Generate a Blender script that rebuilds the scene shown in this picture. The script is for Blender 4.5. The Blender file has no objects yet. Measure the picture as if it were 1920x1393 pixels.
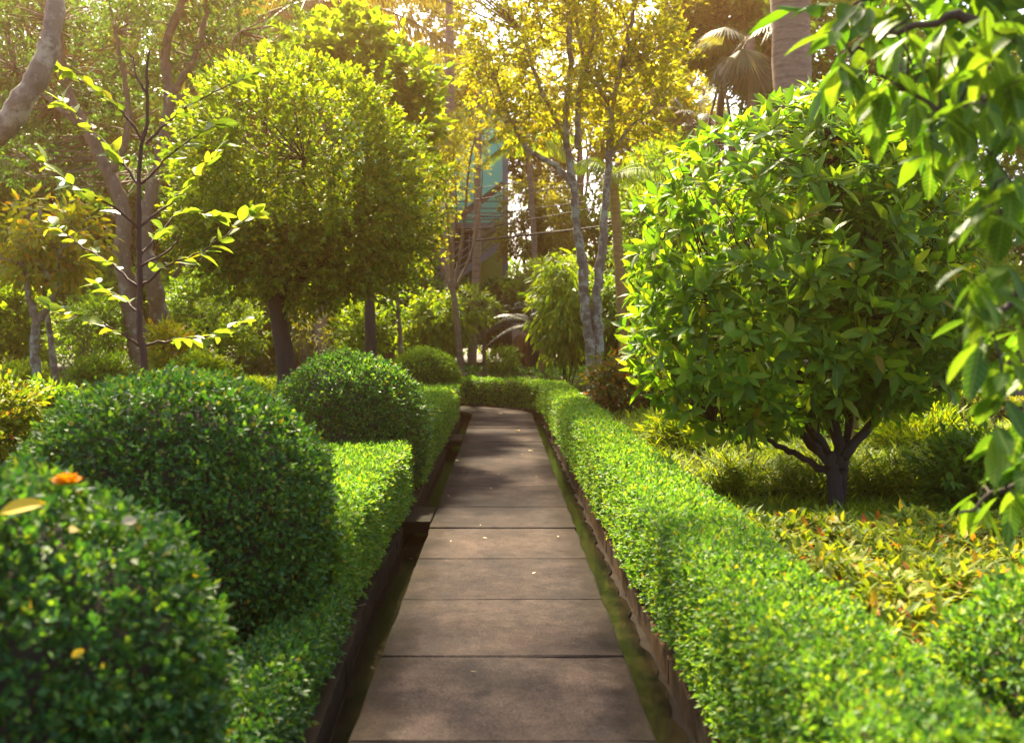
import bpy, math
import numpy as np
from mathutils import Matrix, Vector

# ------------------------------------------------------------------ camera, sky, sun, exposure
sc = bpy.context.scene
C = sc.collection
F, H, HY = 1867.0, 1.6, 630.0            # focal length in photo pixels, eye height, horizon row

cd = bpy.data.cameras.new('camera'); cam = bpy.data.objects.new('camera', cd); C.objects.link(cam)
cam.location = (0, 0, H); cam.rotation_euler = (math.radians(90), 0, 0)
cd.sensor_width = 36.0; cd.lens = 36.0 * F / 1920.0
cd.shift_y = (HY - 696.5) / 1920.0
cd.clip_start = 0.05; cd.clip_end = 1500
cd.dof.use_dof = True; cd.dof.focus_distance = 9.0; cd.dof.aperture_fstop = 2.2
sc.camera = cam

SUN_EL, SUN_AZ = math.radians(49), math.radians(-15)      # azimuth measured from +Y towards +X
w = bpy.data.worlds.new('World'); sc.world = w; w.use_nodes = True
nt = w.node_tree; bg = nt.nodes['Background']
sky = nt.nodes.new('ShaderNodeTexSky'); sky.sky_type = 'NISHITA'; sky.sun_disc = False
sky.sun_elevation = SUN_EL; sky.sun_rotation = SUN_AZ
sky.air_density = 1.0; sky.dust_density = 4.0; sky.ozone_density = 1.0
nt.links.new(sky.outputs[0], bg.inputs[0]); bg.inputs[1].default_value = 0.10

sl = bpy.data.lights.new('sun', 'SUN'); so = bpy.data.objects.new('sun', sl); C.objects.link(so)
sl.energy = 5.0; sl.angle = math.radians(2.2); sl.color = (1.0, 0.85, 0.58)
tosun = Vector((math.sin(SUN_AZ)*math.cos(SUN_EL), math.cos(SUN_AZ)*math.cos(SUN_EL), math.sin(SUN_EL)))
so.rotation_euler = tosun.to_track_quat('Z', 'Y').to_euler(); so.location = (-10, 20, 30)

sc.view_settings.view_transform = 'Standard'; sc.view_settings.look = 'None'
sc.view_settings.exposure = 2.42; sc.view_settings.gamma = 1.0
sc.render.engine = 'CYCLES'
sc.cycles.use_denoising = True
sc.cycles.max_bounces = 7; sc.cycles.diffuse_bounces = 3; sc.cycles.glossy_bounces = 2
sc.cycles.transmission_bounces = 5; sc.cycles.transparent_max_bounces = 4
sc.cycles.caustics_reflective = False; sc.cycles.caustics_refractive = False
sc.cycles.sample_clamp_indirect = 6.0

# ------------------------------------------------------------------ helpers
rng = np.random.default_rng(7)
A = np.array
def nrm(v):
    return v / np.maximum(np.linalg.norm(v, axis=-1, keepdims=True), 1e-9)
def at(px, py, Y): return A([(px-960)/F*Y, Y, H-(py-HY)/F*Y])
def sstep(x, a, b):
    t = np.clip((x-a)/(b-a), 0, 1); return t*t*(3-2*t)

class MB:
    """collects triangles for one mesh"""
    def __init__(s): s.v = []; s.f = []; s.n = 0
    def add(s, v, f):
        v = np.asarray(v, float).reshape(-1, 3); f = np.asarray(f, int).reshape(-1, 3)
        s.v.append(v); s.f.append(f+s.n); s.n += len(v)
    def tube(s, pts, rad, sides=6, cap=True):
        pts = np.asarray(pts, float); n = len(pts)
        rad = np.broadcast_to(np.asarray(rad, float), (n,))
        t = nrm(np.gradient(pts, axis=0))
        a = A([0, 0, 1.]) if abs(t[0][2]) < .9 else A([1., 0, 0])
        u = nrm(np.cross(t[0], a)); V = []
        for i in range(n):
            u = nrm(u - t[i]*np.dot(u, t[i])); b = np.cross(t[i], u)
            th = np.arange(sides)/sides*2*math.pi
            V.append(pts[i] + rad[i]*(np.cos(th)[:, None]*u + np.sin(th)[:, None]*b))
        V = np.concatenate(V); f = []
        for i in range(n-1):
            for j in range(sides):
                p, q = i*sides+j, i*sides+(j+1) % sides
                f += [(p, q, q+sides), (p, q+sides, p+sides)]
        if cap:
            for j in range(1, sides-1):
                f += [(0, j+1, j), ((n-1)*sides, (n-1)*sides+j, (n-1)*sides+j+1)]
        s.add(V, f)
    def box(s, c, d, R=None):
        c = A(c, float); d = A(d, float)/2
        v = A([[x, y, z] for x in (-1, 1) for y in (-1, 1) for z in (-1, 1)])*d
        if R is not None: v = v @ np.asarray(R).T
        f = [(0,1,3),(0,3,2),(4,6,7),(4,7,5),(0,4,5),(0,5,1),(2,3,7),(2,7,6),(0,2,6),(0,6,4),(1,5,7),(1,7,3)]
        s.add(v+c, f)
    def beam(s, a, b, wx, wz):
        a = A(a, float); b = A(b, float); d = nrm(b-a)
        up = A([0, 0, 1.]) if abs(d[2]) < .95 else A([0, 1., 0]); x = nrm(np.cross(d, up)); z = np.cross(x, d)
        s.box((a+b)/2, (wx, np.linalg.norm(b-a), wz), np.stack([x, d, z], 1))
    def ball(s, c, r, seg=14, ring=9, noise=0, seed=0):
        c = A(c, float); r = np.broadcast_to(A(r, float), (3,)); V = [[0, 0, 1]]
        for i in range(1, ring):
            th = math.pi*i/ring
            for j in range(seg):
                V.append([math.sin(th)*math.cos(2*math.pi*j/seg), math.sin(th)*math.sin(2*math.pi*j/seg), math.cos(th)])
        V.append([0, 0, -1]); V = A(V, float); k = len(V)-1; f = []
        for j in range(seg):
            f += [(0, 1+j, 1+(j+1) % seg), (k, k-seg+(j+1) % seg, k-seg+j)]
        for i in range(ring-2):
            for j in range(seg):
                a = 1+i*seg+j; b = 1+i*seg+(j+1) % seg; f += [(a, a+seg, b+seg), (a, b+seg, b)]
        if noise: V = V*(1+noise*bumps(V*2.2, seed))[:, None]
        s.add(c+V*r, f)
    def mesh(s, name, smooth=True):
        return make_mesh(name, np.concatenate(s.v), np.concatenate(s.f), smooth)

def bumps(p, seed=0, n=6):
    g = np.random.default_rng(seed+100); o = np.zeros(len(p))
    for i in range(n):
        k = g.normal(size=3)*(1+.5*i); o += np.sin(p @ k + g.uniform(0, 6.28))/(1+.35*i)
    return o/n*1.8

def make_mesh(name, v, f, smooth=True):
    me = bpy.data.meshes.new(name); v = np.ascontiguousarray(v, dtype=np.float32); f = np.ascontiguousarray(f, dtype=np.int32)
    me.vertices.add(len(v)); me.vertices.foreach_set('co', v.ravel())
    me.loops.add(len(f)*3); me.loops.foreach_set('vertex_index', f.ravel())
    me.polygons.add(len(f)); me.polygons.foreach_set('loop_start', np.arange(0, len(f)*3, 3, dtype=np.int32))
    me.update(calc_edges=True)
    me.polygons.foreach_set('use_smooth', np.full(len(f), bool(smooth)))
    return me

def link(name, me, mat, parent=None, kind=None, loc=None):
    o = bpy.data.objects.new(name, me); C.objects.link(o)
    if mat is not None:
        if not me.materials: me.materials.append(mat)
    if parent is not None:
        o.parent = parent
        if parent.type == 'EMPTY' and loc is None: o.location = -Vector(parent.location)   # meshes are in world coordinates
    if loc is not None: o.location = loc
    if kind: o['kind'] = kind
    return o
def obj(name, mb, mat, parent=None, kind=None, smooth=True): return link(name, mb.mesh(name, smooth), mat, parent, kind)
def tag(o, label, cat, group=None):
    o['label'] = label; o['category'] = cat
    if group: o['group'] = group
    return o
def thing(name, label, cat, loc=(0, 0, 0), group=None):
    o = bpy.data.objects.new(name, None); C.objects.link(o); o.location = tuple(float(q) for q in loc); o.empty_display_size = .2
    return tag(o, label, cat, group)

# ------------------------------------------------------------------ materials
def nodes(name):
    m = bpy.data.materials.new(name); m.use_nodes = True; t = m.node_tree
    return m, t, t.nodes['Principled BSDF'], t.nodes['Material Output']
def ramp(t, cols, fac, interp='LINEAR'):
    r = t.nodes.new('ShaderNodeValToRGB'); r.color_ramp.interpolation = interp; e = r.color_ramp.elements
    for i, (p, c) in enumerate(cols):
        x = e[i] if i < 2 else e.new(p)
        x.position = p; x.color = (*c, 1)
    t.links.new(fac, r.inputs[0]); return r
def tnoise(t, scale, detail=4, rough=.6, coord='Object', stretch=None):
    tc = t.nodes.new('ShaderNodeTexCoord'); n = t.nodes.new('ShaderNodeTexNoise')
    n.inputs['Scale'].default_value = scale; n.inputs['Detail'].default_value = detail; n.inputs['Roughness'].default_value = rough
    if stretch:
        mp = t.nodes.new('ShaderNodeMapping'); mp.inputs['Scale'].default_value = stretch
        t.links.new(tc.outputs[coord], mp.inputs[0]); t.links.new(mp.outputs[0], n.inputs['Vector'])
    else: t.links.new(tc.outputs[coord], n.inputs['Vector'])
    return n
def mixc(t, a, b, fac, mode='MIX'):
    m = t.nodes.new('ShaderNodeMix'); m.data_type = 'RGBA'; m.blend_type = mode
    for s, i in ((fac, 0), (a, 6), (b, 7)):
        if hasattr(s, 'links'): t.links.new(s, m.inputs[i])
        else: m.inputs[i].default_value = s if i == 0 else (*s, 1)
    return m.outputs[2]
def bump(t, p, h, strength=.4, dist=.01):
    b = t.nodes.new('ShaderNodeBump'); b.inputs['Strength'].default_value = strength; b.inputs['Distance'].default_value = dist
    t.links.new(h, b.inputs['Height']); t.links.new(b.outputs[0], p.inputs['Normal'])

def leaf_mat(name, cols, trans=.4, rough=.42, tint=(1.9, 1.75, .5), spec=.3, vein=0.):
    """cols: list of (position, rgb) picked per leaf"""
    m, t, p, out = nodes(name)
    g = t.nodes.new('ShaderNodeNewGeometry'); oi = t.nodes.new('ShaderNodeObjectInfo')
    a = t.nodes.new('ShaderNodeMath'); a.operation = 'ADD'; f = t.nodes.new('ShaderNodeMath'); f.operation = 'FRACT'
    t.links.new(g.outputs['Random Per Island'], a.inputs[0]); t.links.new(oi.outputs['Random'], a.inputs[1]); t.links.new(a.outputs[0], f.inputs[0])
    r = ramp(t, cols, f.outputs[0])
    n = tnoise(t, 1.3, 3); nr = ramp(t, [(.3, (.72, .78, .8)), (.7, (1.25, 1.2, 1.05))], n.outputs['Fac'])
    col = mixc(t, r.outputs[0], nr.outputs[0], 1.0, 'MULTIPLY')
    if vein:          # side veins and midrib, in the leaf's own axes
        tc0 = t.nodes.new('ShaderNodeTexCoord'); sx = t.nodes.new('ShaderNodeSeparateXYZ'); t.links.new(tc0.outputs['Object'], sx.inputs[0])
        def mth(op, a, b=None):
            q = t.nodes.new('ShaderNodeMath'); q.operation = op
            for i_, z_ in enumerate((a, b)):
                if z_ is None: continue
                if hasattr(z_, 'links'): t.links.new(z_, q.inputs[i_])
                else: q.inputs[i_].default_value = z_
            return q.outputs[0]
        ay = mth('ABSOLUTE', sx.outputs['Y']); ph = mth('MULTIPLY', mth('SUBTRACT', sx.outputs['X'], mth('MULTIPLY', ay, .9)), vein)
        vn = mth('POWER', mth('ABSOLUTE', mth('SINE', ph)), 6.0); rib = mth('LESS_THAN', ay, .0022); vv = mth('MAXIMUM', mth('MULTIPLY', vn, .55), rib)
        col = mixc(t, col, (.30, .36, .10), mth('MULTIPLY', vv, .45)); bump(t, p, vv, .35, .002)
        sp = tnoise(t, 55, 3, .6); spr = ramp(t, [(.66, (1, 1, 1)), (.72, (.62, .5, .3))], sp.outputs['Fac']); col = mixc(t, col, spr.outputs[0], .8, 'MULTIPLY')
    t.links.new(col, p.inputs['Base Color']); p.inputs['Roughness'].default_value = rough+.1
    p.inputs['Specular IOR Level'].default_value = spec
    tr = t.nodes.new('ShaderNodeBsdfTranslucent'); tc = mixc(t, col, tint, 1.0, 'MULTIPLY'); t.links.new(tc, tr.inputs['Color'])
    mx = t.nodes.new('ShaderNodeMixShader'); mx.inputs[0].default_value = trans
    t.links.new(p.outputs[0], mx.inputs[1]); t.links.new(tr.outputs[0], mx.inputs[2]); t.links.new(mx.outputs[0], out.inputs['Surface'])
    return m

def bark_mat(name, a, b, lichen=None, scale=9, amount=.55, stretch=(1, 1, .25), bs=.6, rings=0):
    m, t, p, out = nodes(name)
    n = tnoise(t, scale, 6, .7, stretch=stretch)
    r = ramp(t, [(.3, a), (.7, b)], n.outputs['Fac']); c = r.outputs[0]
    if lichen:
        l = tnoise(t, 5.5, 7, .72); lr = ramp(t, [(amount-.04, (0, 0, 0)), (amount+.05, (1, 1, 1))], l.outputs['Fac'])
        c = mixc(t, c, lichen, lr.outputs[0])
    if rings:
        wv = t.nodes.new('ShaderNodeTexWave'); wv.bands_direction = 'Z'; wv.inputs['Scale'].default_value = rings; wv.inputs['Distortion'].default_value = 1.5
        tc = t.nodes.new('ShaderNodeTexCoord'); t.links.new(tc.outputs['Object'], wv.inputs[0])
        wr = ramp(t, [(.0, (.78, .76, .74)), (.25, (1, 1, 1))], wv.outputs['Fac']); c = mixc(t, c, wr.outputs[0], 1.0, 'MULTIPLY')
    t.links.new(c, p.inputs['Base Color']); p.inputs['Roughness'].default_value = .85
    bump(t, p, n.outputs['Fac'], bs, .03)
    return m

def plain(name, col, rough=.6, metal=0, var=.25, scale=6, bs=.15):
    m, t, p, out = nodes(name)
    n = tnoise(t, scale, 5, .65)
    r = ramp(t, [(.3, tuple(c*(1-var) for c in col)), (.7, tuple(c*(1+var) for c in col))], n.outputs['Fac'])
    t.links.new(r.outputs[0], p.inputs['Base Color']); p.inputs['Roughness'].default_value = rough; p.inputs['Metallic'].default_value = metal
    if bs: bump(t, p, n.outputs['Fac'], bs, .01)
    return m

def concrete_mat(name, dark, light, speck=True, edge=False):
    m, t, p, out = nodes(name)
    n1 = tnoise(t, 1.1, 6, .68, stretch=(1, .55, 1)); n2 = tnoise(t, 120, 3, .7); n3 = tnoise(t, 9, 5, .7)
    r = ramp(t, [(.34, dark), (.66, light)], n1.outputs['Fac'])
    r3 = ramp(t, [(.3, (.72, .72, .74)), (.62, (1.08, 1.06, 1.04))], n3.outputs['Fac'])
    c = mixc(t, r.outputs[0], r3.outputs[0], 1.0, 'MULTIPLY')
    oi = t.nodes.new('ShaderNodeObjectInfo'); ro = ramp(t, [(0, (.84, .84, .86)), (1, (1.12, 1.1, 1.08))], oi.outputs['Random'])
    c = mixc(t, c, ro.outputs[0], 1.0, 'MULTIPLY')
    if speck:
        r2 = ramp(t, [(.34, (.25, .23, .23)), (.5, (1, 1, 1)), (.6, (1, 1, 1)), (.70, (2.8, 2.7, 2.6))], n2.outputs['Fac'])
        c = mixc(t, c, r2.outputs[0], .75, 'MULTIPLY')
    if edge:
        tc0 = t.nodes.new('ShaderNodeTexCoord'); mp = t.nodes.new('ShaderNodeMapping'); mp.inputs['Rotation'].default_value = (0, 0, -.010); mp.inputs['Location'].default_value = (.0, 0, 0)
        t.links.new(tc0.outputs['Object'], mp.inputs[0]); sx = t.nodes.new('ShaderNodeSeparateXYZ'); t.links.new(mp.outputs[0], sx.inputs[0])
        ab = t.nodes.new('ShaderNodeMath'); ab.operation = 'ABSOLUTE'; t.links.new(sx.outputs['X'], ab.inputs[0]); n4 = tnoise(t, 3.2, 6, .7)
        ad = t.nodes.new('ShaderNodeMath'); ad.operation = 'MULTIPLY_ADD'; t.links.new(n4.outputs['Fac'], ad.inputs[0]); ad.inputs[1].default_value = .55; t.links.new(ab.outputs[0], ad.inputs[2])
        er = ramp(t, [(.66, (1, 1, 1)), (.80, (.50, .47, .42)), (.95, (.34, .36, .22))], ad.outputs[0]); c = mixc(t, c, er.outputs[0], 1.0, 'MULTIPLY')
        n5 = tnoise(t, .9, 7, .75); cr = ramp(t, [(.42, (.62, .62, .64)), (.55, (1.05, 1.03, 1.0))], n5.outputs['Fac']); c = mixc(t, c, cr.outputs[0], 1.0, 'MULTIPLY')
    t.links.new(c, p.inputs['Base Color']); p.inputs['Roughness'].default_value = .95
    p.inputs['Specular IOR Level'].default_value = .08
    add = t.nodes.new('ShaderNodeMath'); add.operation = 'ADD'; t.links.new(n2.outputs['Fac'], add.inputs[0]); t.links.new(n3.outputs['Fac'], add.inputs[1])
    bump(t, p, add.outputs[0], .5, .004)
    return m

YG = (.125, .145, .012)
M = {}
M['hedge'] = leaf_mat('hedge_leaf', [(0, (.045, .13, .022)), (.45, (.085, .20, .030)), (.8, (.15, .26, .03)), (.97, (.22, .29, .035)), (1, (.26, .2, .02))], .42, .45, spec=.3)
M['globe'] = leaf_mat('globe_leaf', [(0, (.022, .082, .020)), (.5, (.046, .135, .026)), (.85, (.10, .2, .028)), (.975, (.16, .24, .03)), (1, (.28, .19, .02))], .38, .42, spec=.32)
M['ball'] = leaf_mat('ball_leaf', [(0, (.06, .125, .010)), (.5, (.13, .20, .012)), (.9, (.21, .26, .015)), (1, (.28, .24, .02))], .52, .42)
M['bush'] = leaf_mat('bush_leaf', [(0, (.05, .13, .012)), (.5, (.10, .21, .014)), (.88, (.19, .28, .016)), (.985, (.25, .29, .02)), (1, (.30, .17, .03))], .5, .40, spec=.2)
M['over'] = leaf_mat('overhang_leaf', [(0, (.035, .11, .012)), (.6, (.07, .165, .013)), (1, (.13, .22, .015))], .46, .3)
M['sap'] = leaf_mat('sapling_leaf', [(0, (.10, .17, .03)), (.5, (.16, .22, .03)), (.85, (.21, .25, .03)), (1, (.3, .26, .02))], .4, .4)
M['yellow'] = leaf_mat('yellow_leaf', [(0, (.13, .17, .008)), (.5, (.21, .23, .010)), (.9, (.29, .27, .012)), (1, (.36, .23, .02))], .58, .45)
M['lime'] = leaf_mat('lime_leaf', [(0, (.08, .16, .012)), (.5, (.14, .22, .014)), (1, (.22, .27, .018))], .52, .42)
M['mid'] = leaf_mat('mid_leaf', [(0, (.05, .125, .012)), (.6, (.10, .19, .014)), (1, (.17, .23, .016))], .5, .42)
M['dark'] = leaf_mat('dark_leaf', [(0, (.025, .080, .030)), (.6, (.045, .115, .032)), (1, (.085, .15, .03))], .42, .38)
M['olive'] = leaf_mat('olive_leaf', [(0, (.08, .10, .012)), (.6, (.145, .155, .014)), (1, (.22, .2, .02))], .5, .45)
M['frond'] = leaf_mat('frond_leaf', [(0, (.10, .085, .025)), (.6, (.16, .13, .03)), (1, (.22, .18, .04))], .4, .4)
M['greyfrond'] = leaf_mat('grey_frond_leaf', [(0, (.07, .09, .05)), (.6, (.12, .13, .07)), (1, (.2, .17, .08))], .35, .4)
M['cycad'] = leaf_mat('cycad_leaf', [(0, (.018, .035, .03)), (.6, (.03, .05, .04)), (1, (.05, .07, .045))], .2, .35)
M['grass'] = leaf_mat('grass_blade', [(0, (.08, .15, .010)), (.5, (.15, .21, .012)), (.9, (.24, .25, .02)), (1, (.3, .24, .05))], .48, .45)
M['fine'] = leaf_mat('fine_bamboo_blade', [(0, (.09, .17, .010)), (.5, (.17, .24, .012)), (1, (.28, .30, .015))], .5, .45)
M['ixora'] = leaf_mat('ixora_leaf', [(0, (.07, .13, .012)), (.5, (.15, .20, .018)), (.88, (.24, .24, .022)), (.965, (.28, .17, .02)), (1, (.3, .07, .02))], .42, .45, spec=.15)
M['redleaf'] = leaf_mat('red_tipped_leaf', [(0, (.045, .085, .012)), (.55, (.10, .13, .014)), (.8, (.22, .12, .02)), (1, (.28, .07, .02))], .4, .38)
M['yellowing'] = leaf_mat('yellowing_leaf', [(0, (.14, .2, .012)), (.6, (.22, .24, .015)), (.85, (.34, .27, .012)), (1, (.4, .2, .012))], .5, .42)
M['redflower'] = leaf_mat('red_flower_petal', [(0, (.35, .02, .02)), (.6, (.5, .06, .05)), (1, (.45, .15, .12))], .35, .5, tint=(1, .6, .5))
for k_, src in (('bushv', 'bush'), ('overv', 'over'), ('sapv', 'sap')):
    M[k_] = leaf_mat(src+'_veined_leaf', {'bush': [(0, (.05, .13, .012)), (.5, (.10, .21, .014)), (.88, (.19, .28, .016)), (.985, (.25, .29, .02)), (1, (.30, .17, .03))],
        'over': [(0, (.035, .11, .012)), (.6, (.07, .165, .013)), (1, (.13, .22, .015))], 'sap': [(0, (.07, .14, .02)), (.5, (.12, .19, .02)), (.85, (.17, .22, .025)), (1, (.27, .24, .02))]}[src], .5, .36, spec=.25, vein=190.)
M['bark_dark'] = bark_mat('dark_bark', (.011, .007, .005), (.036, .021, .013))
M['bark_red'] = bark_mat('red_brown_bark', (.035, .014, .010), (.085, .035, .025), scale=14)
M['bark_grey'] = bark_mat('grey_bark', (.08, .05, .028), (.20, .135, .085), (.25, .23, .15), 8, .6)
M['bark_lichen'] = bark_mat('lichen_bark', (.07, .045, .03), (.2, .145, .10), (.27, .27, .20), 11, .52)
M['bark_smooth'] = bark_mat('smooth_bark', (.13, .075, .04), (.38, .24, .14), (.44, .32, .2), 5, .57, (1, 1, .5), .25)
M['bark_palm'] = bark_mat('palm_bark', (.16, .10, .065), (.30, .20, .14), None, 7, .5, (1, 1, 3), .3, 1.6)
M['bark_gold'] = bark_mat('golden_bark', (.18, .11, .03), (.32, .21, .07), None, 7, .5, (1, 1, 2), .3, 3.0)
M['twig'] = plain('brown_twig', (.055, .036, .022), .9)
M['twig_pale'] = plain('pale_twig', (.16, .12, .075), .9)
M['stem'] = plain('green_stem', (.08, .10, .02), .6)
M['slab'] = concrete_mat('path_slab_concrete', (.022, .019, .019), (.070, .052, .043), True, True)
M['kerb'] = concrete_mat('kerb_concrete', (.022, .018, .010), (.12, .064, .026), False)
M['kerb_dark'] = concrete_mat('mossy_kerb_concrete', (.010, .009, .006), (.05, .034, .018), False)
M['channel'] = concrete_mat('channel_concrete', (.006, .005, .004), (.026, .017, .010), False)
M['soil'] = plain('bed_soil', (.045, .032, .018), .95, 0, .5, 3, .6)
M['terracotta'] = plain('terracotta', (.42, .17, .085), .6, 0, .25, 4)
M['pinkwall'] = plain('pink_plaster', (.52, .36, .27), .8, 0, .12, 2)
M['rock'] = plain('grey_rock', (.12, .085, .075), .85, 0, .5, 5, .8)
M['teal'] = plain('teal_paint', (.22, .75, .54), .55, 0, .06, 1.5, .05)
M['olivewall'] = plain('olive_paint', (.32, .40, .07), .6, 0, .1, 1.5, .05)
M['steel'] = plain('blue_grey_steel', (.14, .16, .21), .45, .2, .12, 3, .05)
M['brownsteel'] = plain('brown_steel', (.09, .05, .045), .5, .2, .12, 3, .05)
M['bluepaint'] = plain('blue_paint', (.04, .11, .16), .5, 0, .12, 3, .05)
M['pillar'] = plain('grey_pillar', (.30, .27, .29), .8, 0, .1, 3)
M['roof_and_shade'] = plain('roof_and_interior_shade', (.03, .026, .024), .9, 0, .2, 3)  # dark roof colour; on the back walls it paints in the interior shade
M['wire'] = plain('black_cable', (.016, .012, .012), .6, 0, .1, 3, 0)
M['orange'] = leaf_mat('marigold_petal', [(0, (.75, .27, .01)), (1, (.85, .38, .01))], .3, .55, tint=(1, .8, .3))
M['fallen'] = leaf_mat('fallen_yellow_leaf', [(0, (.60, .36, .015)), (1, (.68, .45, .02))], .3, .5, tint=(1, .9, .4))
M['pale'] = leaf_mat('pale_dry_leaf', [(0, (.5, .40, .24)), (1, (.55, .46, .3))], .3, .6, tint=(1, .9, .7))
M['white'] = leaf_mat('white_petal', [(0, (.75, .73, .68)), (1, (.8, .78, .75))], .3, .5, tint=(1, 1, .9))

def water_mat():
    m, t, p, out = nodes('drain_water')
    n = tnoise(t, 7, 4, .6, stretch=(1, .5, 1)); r = ramp(t, [(.4, (.004, .004, .003)), (.65, (.016, .012, .006))], n.outputs['Fac'])
    t.links.new(r.outputs[0], p.inputs['Base Color']); p.inputs['Roughness'].default_value = .12; p.inputs['IOR'].default_value = 1.33; p.inputs['Specular IOR Level'].default_value = .12
    bump(t, p, n.outputs['Fac'], .25, .01); return m
M['water'] = water_mat()

# ------------------------------------------------------------------ leaves
T_R = (A([[0, 0, 0], [.45, .5, .14], [1, 0, 0], [.45, -.5, .14]]), A([[0, 2, 1], [0, 3, 2]]))
def _t8():
    v = A([[0, 0, 0], [.33, 0, 0], [.7, 0, 0], [1, 0, 0], [.3, .46, .12], [.66, .40, .1], [.3, -.46, .12], [.66, -.40, .1]])
    f = A([[0, 1, 4], [1, 5, 4], [1, 2, 5], [2, 3, 5], [0, 6, 1], [1, 6, 7], [1, 7, 2], [2, 7, 3]]); return v, f
T_8 = _t8()
T_B = (A([[0, .5, 0], [0, -.5, 0], [.5, .4, .0], [.5, -.4, 0], [1, 0, 0]]), A([[0, 1, 3], [0, 3, 2], [2, 3, 4]]))     # grass blade

def leaf_arrays(P, D, N, L, W, T, bend=0.):
    D = nrm(D); B = nrm(np.cross(N, D)); N = np.cross(D, B)
    tv, tf = T; n = len(P)
    L = np.broadcast_to(L, (n,))[:, None, None]; W = np.broadcast_to(W, (n,))[:, None, None]; b = np.broadcast_to(bend, (n,))[:, None, None]
    u, v, h = (tv[:, i][None, :, None] for i in range(3))
    V = P[:, None, :] + D[:, None, :]*(u*L) + B[:, None, :]*(v*W) + N[:, None, :]*(h*W - b*u*u*L)
    f = tf[None] + (np.arange(n)*len(tv))[:, None, None]
    return V.reshape(-1, 3), f.reshape(-1, 3)

def rdir(n, g=None): return nrm((g or rng).normal(size=(n, 3)))

def sprays(Cn, D, tl, k, L, W, T=T_R, spread=.9, upb=.7, droop=0., var=.3, bend=.1):
    """k leaves in alternating order along each short twig"""
    n = len(Cn); D = nrm(D); a = rdir(n)
    S = nrm(np.cross(D, a+A([0, 0, .8]))); t = (np.arange(k)+.5)/k
    t = t[None, :, None]; sg = A([1 if i % 2 else -1 for i in range(k)])[None, :, None]
    tl = np.broadcast_to(tl, (n,))[:, None, None]
    P = Cn[:, None, :] + D[:, None, :]*t*tl
    dd = D[:, None, :]*(.55+.6*t) + S[:, None, :]*sg*spread*(1.05-t*.7) + rng.normal(size=(n, k, 3))*.28 + A([0, 0, -droop])
    nn = A([0, 0, upb]) + D[:, None, :]*.25 + rng.normal(size=(n, k, 3))*.38
    m = n*k; s = rng.uniform(1-var, 1+var*.8, m)
    return leaf_arrays(P.reshape(-1, 3), dd.reshape(-1, 3), nn.reshape(-1, 3), L*s, W*s, T, bend)

def whorl_pd(Cn, D, k, lo=35, hi=80, droop=.0):
    n = len(Cn); D = nrm(D); a = nrm(np.cross(D, rdir(n))); b = np.cross(D, a)
    ph = (np.arange(k)/k*2*math.pi)[None, :] + rng.uniform(0, 6.28, (n, 1)) + rng.normal(size=(n, k))*.25
    th = np.radians(rng.uniform(lo, hi, (n, k)))
    rad = np.cos(ph)[..., None]*a[:, None]+np.sin(ph)[..., None]*b[:, None]
    d = D[:, None]*np.cos(th)[..., None] + rad*np.sin(th)[..., None] + A([0, 0, -droop])
    nn = D[:, None] - d*np.sum(d*D[:, None], -1, keepdims=True) + A([0, 0, .35]) + rng.normal(size=(n, k, 3))*.15
    P = Cn[:, None] + d*.01 + np.zeros((n, k, 1))
    return P.reshape(-1, 3), nrm(d.reshape(-1, 3)), nn.reshape(-1, 3)

class Leaves:
    def __init__(s): s.m = MB()
    def add(s, vf): s.m.add(*vf); return s

def ellipsoid_pts(n, c, r, shell=.55, seed=1, amp=.10, zmin=-1.):
    d = rdir(n); d = d[d[:, 2] > zmin]
    rr = (rng.uniform(shell**3, 1, len(d)))**(1/3)*(1+amp*bumps(d*2.4, seed))
    return A(c)+d*A(r)*rr[:, None], nrm(d/A(r)), rr

# ------------------------------------------------------------------ the path's course
def centre(s):
    """centre line of the path: straight away from the camera, then a bend to the left; returns position and right-hand normal"""
    s = np.asarray(s, float); S0, R = 20.3, 2.3; x0 = -.035-.010*(S0-3.9); arc = R*math.pi/2
    a = np.clip((s-S0)/R, 0, math.pi/2); e = np.maximum(s-S0-arc, 0)
    x = np.where(s < S0, -.035-.010*(s-3.9), x0-R*(1-np.cos(a))-e); y = np.where(s < S0, s, S0+R*np.sin(a))
    n = np.stack([np.cos(a), np.sin(a)], -1)
    return np.stack([x, y], -1), n
def off(s, d, z=0.):
    p, n = centre(s); q = p+n*np.asarray(d, float)[..., None]
    return np.concatenate([q, np.broadcast_to(z, q.shape[:-1])[..., None]], -1)
HALF = .61
def kerbL(s): return -(.75 + .10*sstep(np.asarray(s, float), 3.6, 6.8))
KERB_R = .845
CL = centre(np.linspace(-3, 34, 260))[0]

def gz(x, y):
    x = np.asarray(x, float); y = np.asarray(y, float); sh = x.shape
    q = np.stack([x.ravel(), y.ravel()], -1); d = np.empty(len(q))
    for i in range(0, len(q), 4000):
        d[i:i+4000] = np.sqrt(((q[i:i+4000, None]-CL[None])**2).sum(-1)).min(1)
    xx, yy = q.T
    plateau = .62*sstep(-xx, 2.3, 4.6)*sstep(yy, 6.5, 14)*(1-.0*yy)
    back = .52*sstep(yy, 25.0, 27.5)
    z = np.maximum(plateau, back)*sstep(d, 1.6, 3.2) - .02 - .40*(1-sstep(d, 1.0, 1.16))
    z = z + .03*np.sin(xx*1.7+yy*.9)*np.sin(yy*1.3-xx*.6)*sstep(d, 1.5, 2.5)
    return z.reshape(sh)
def g1(x, y): return float(gz(A([x]), A([y]))[0])
def base(px, Y): x = (px-960)/F*Y; return A([x, Y, g1(x, Y)])

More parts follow.
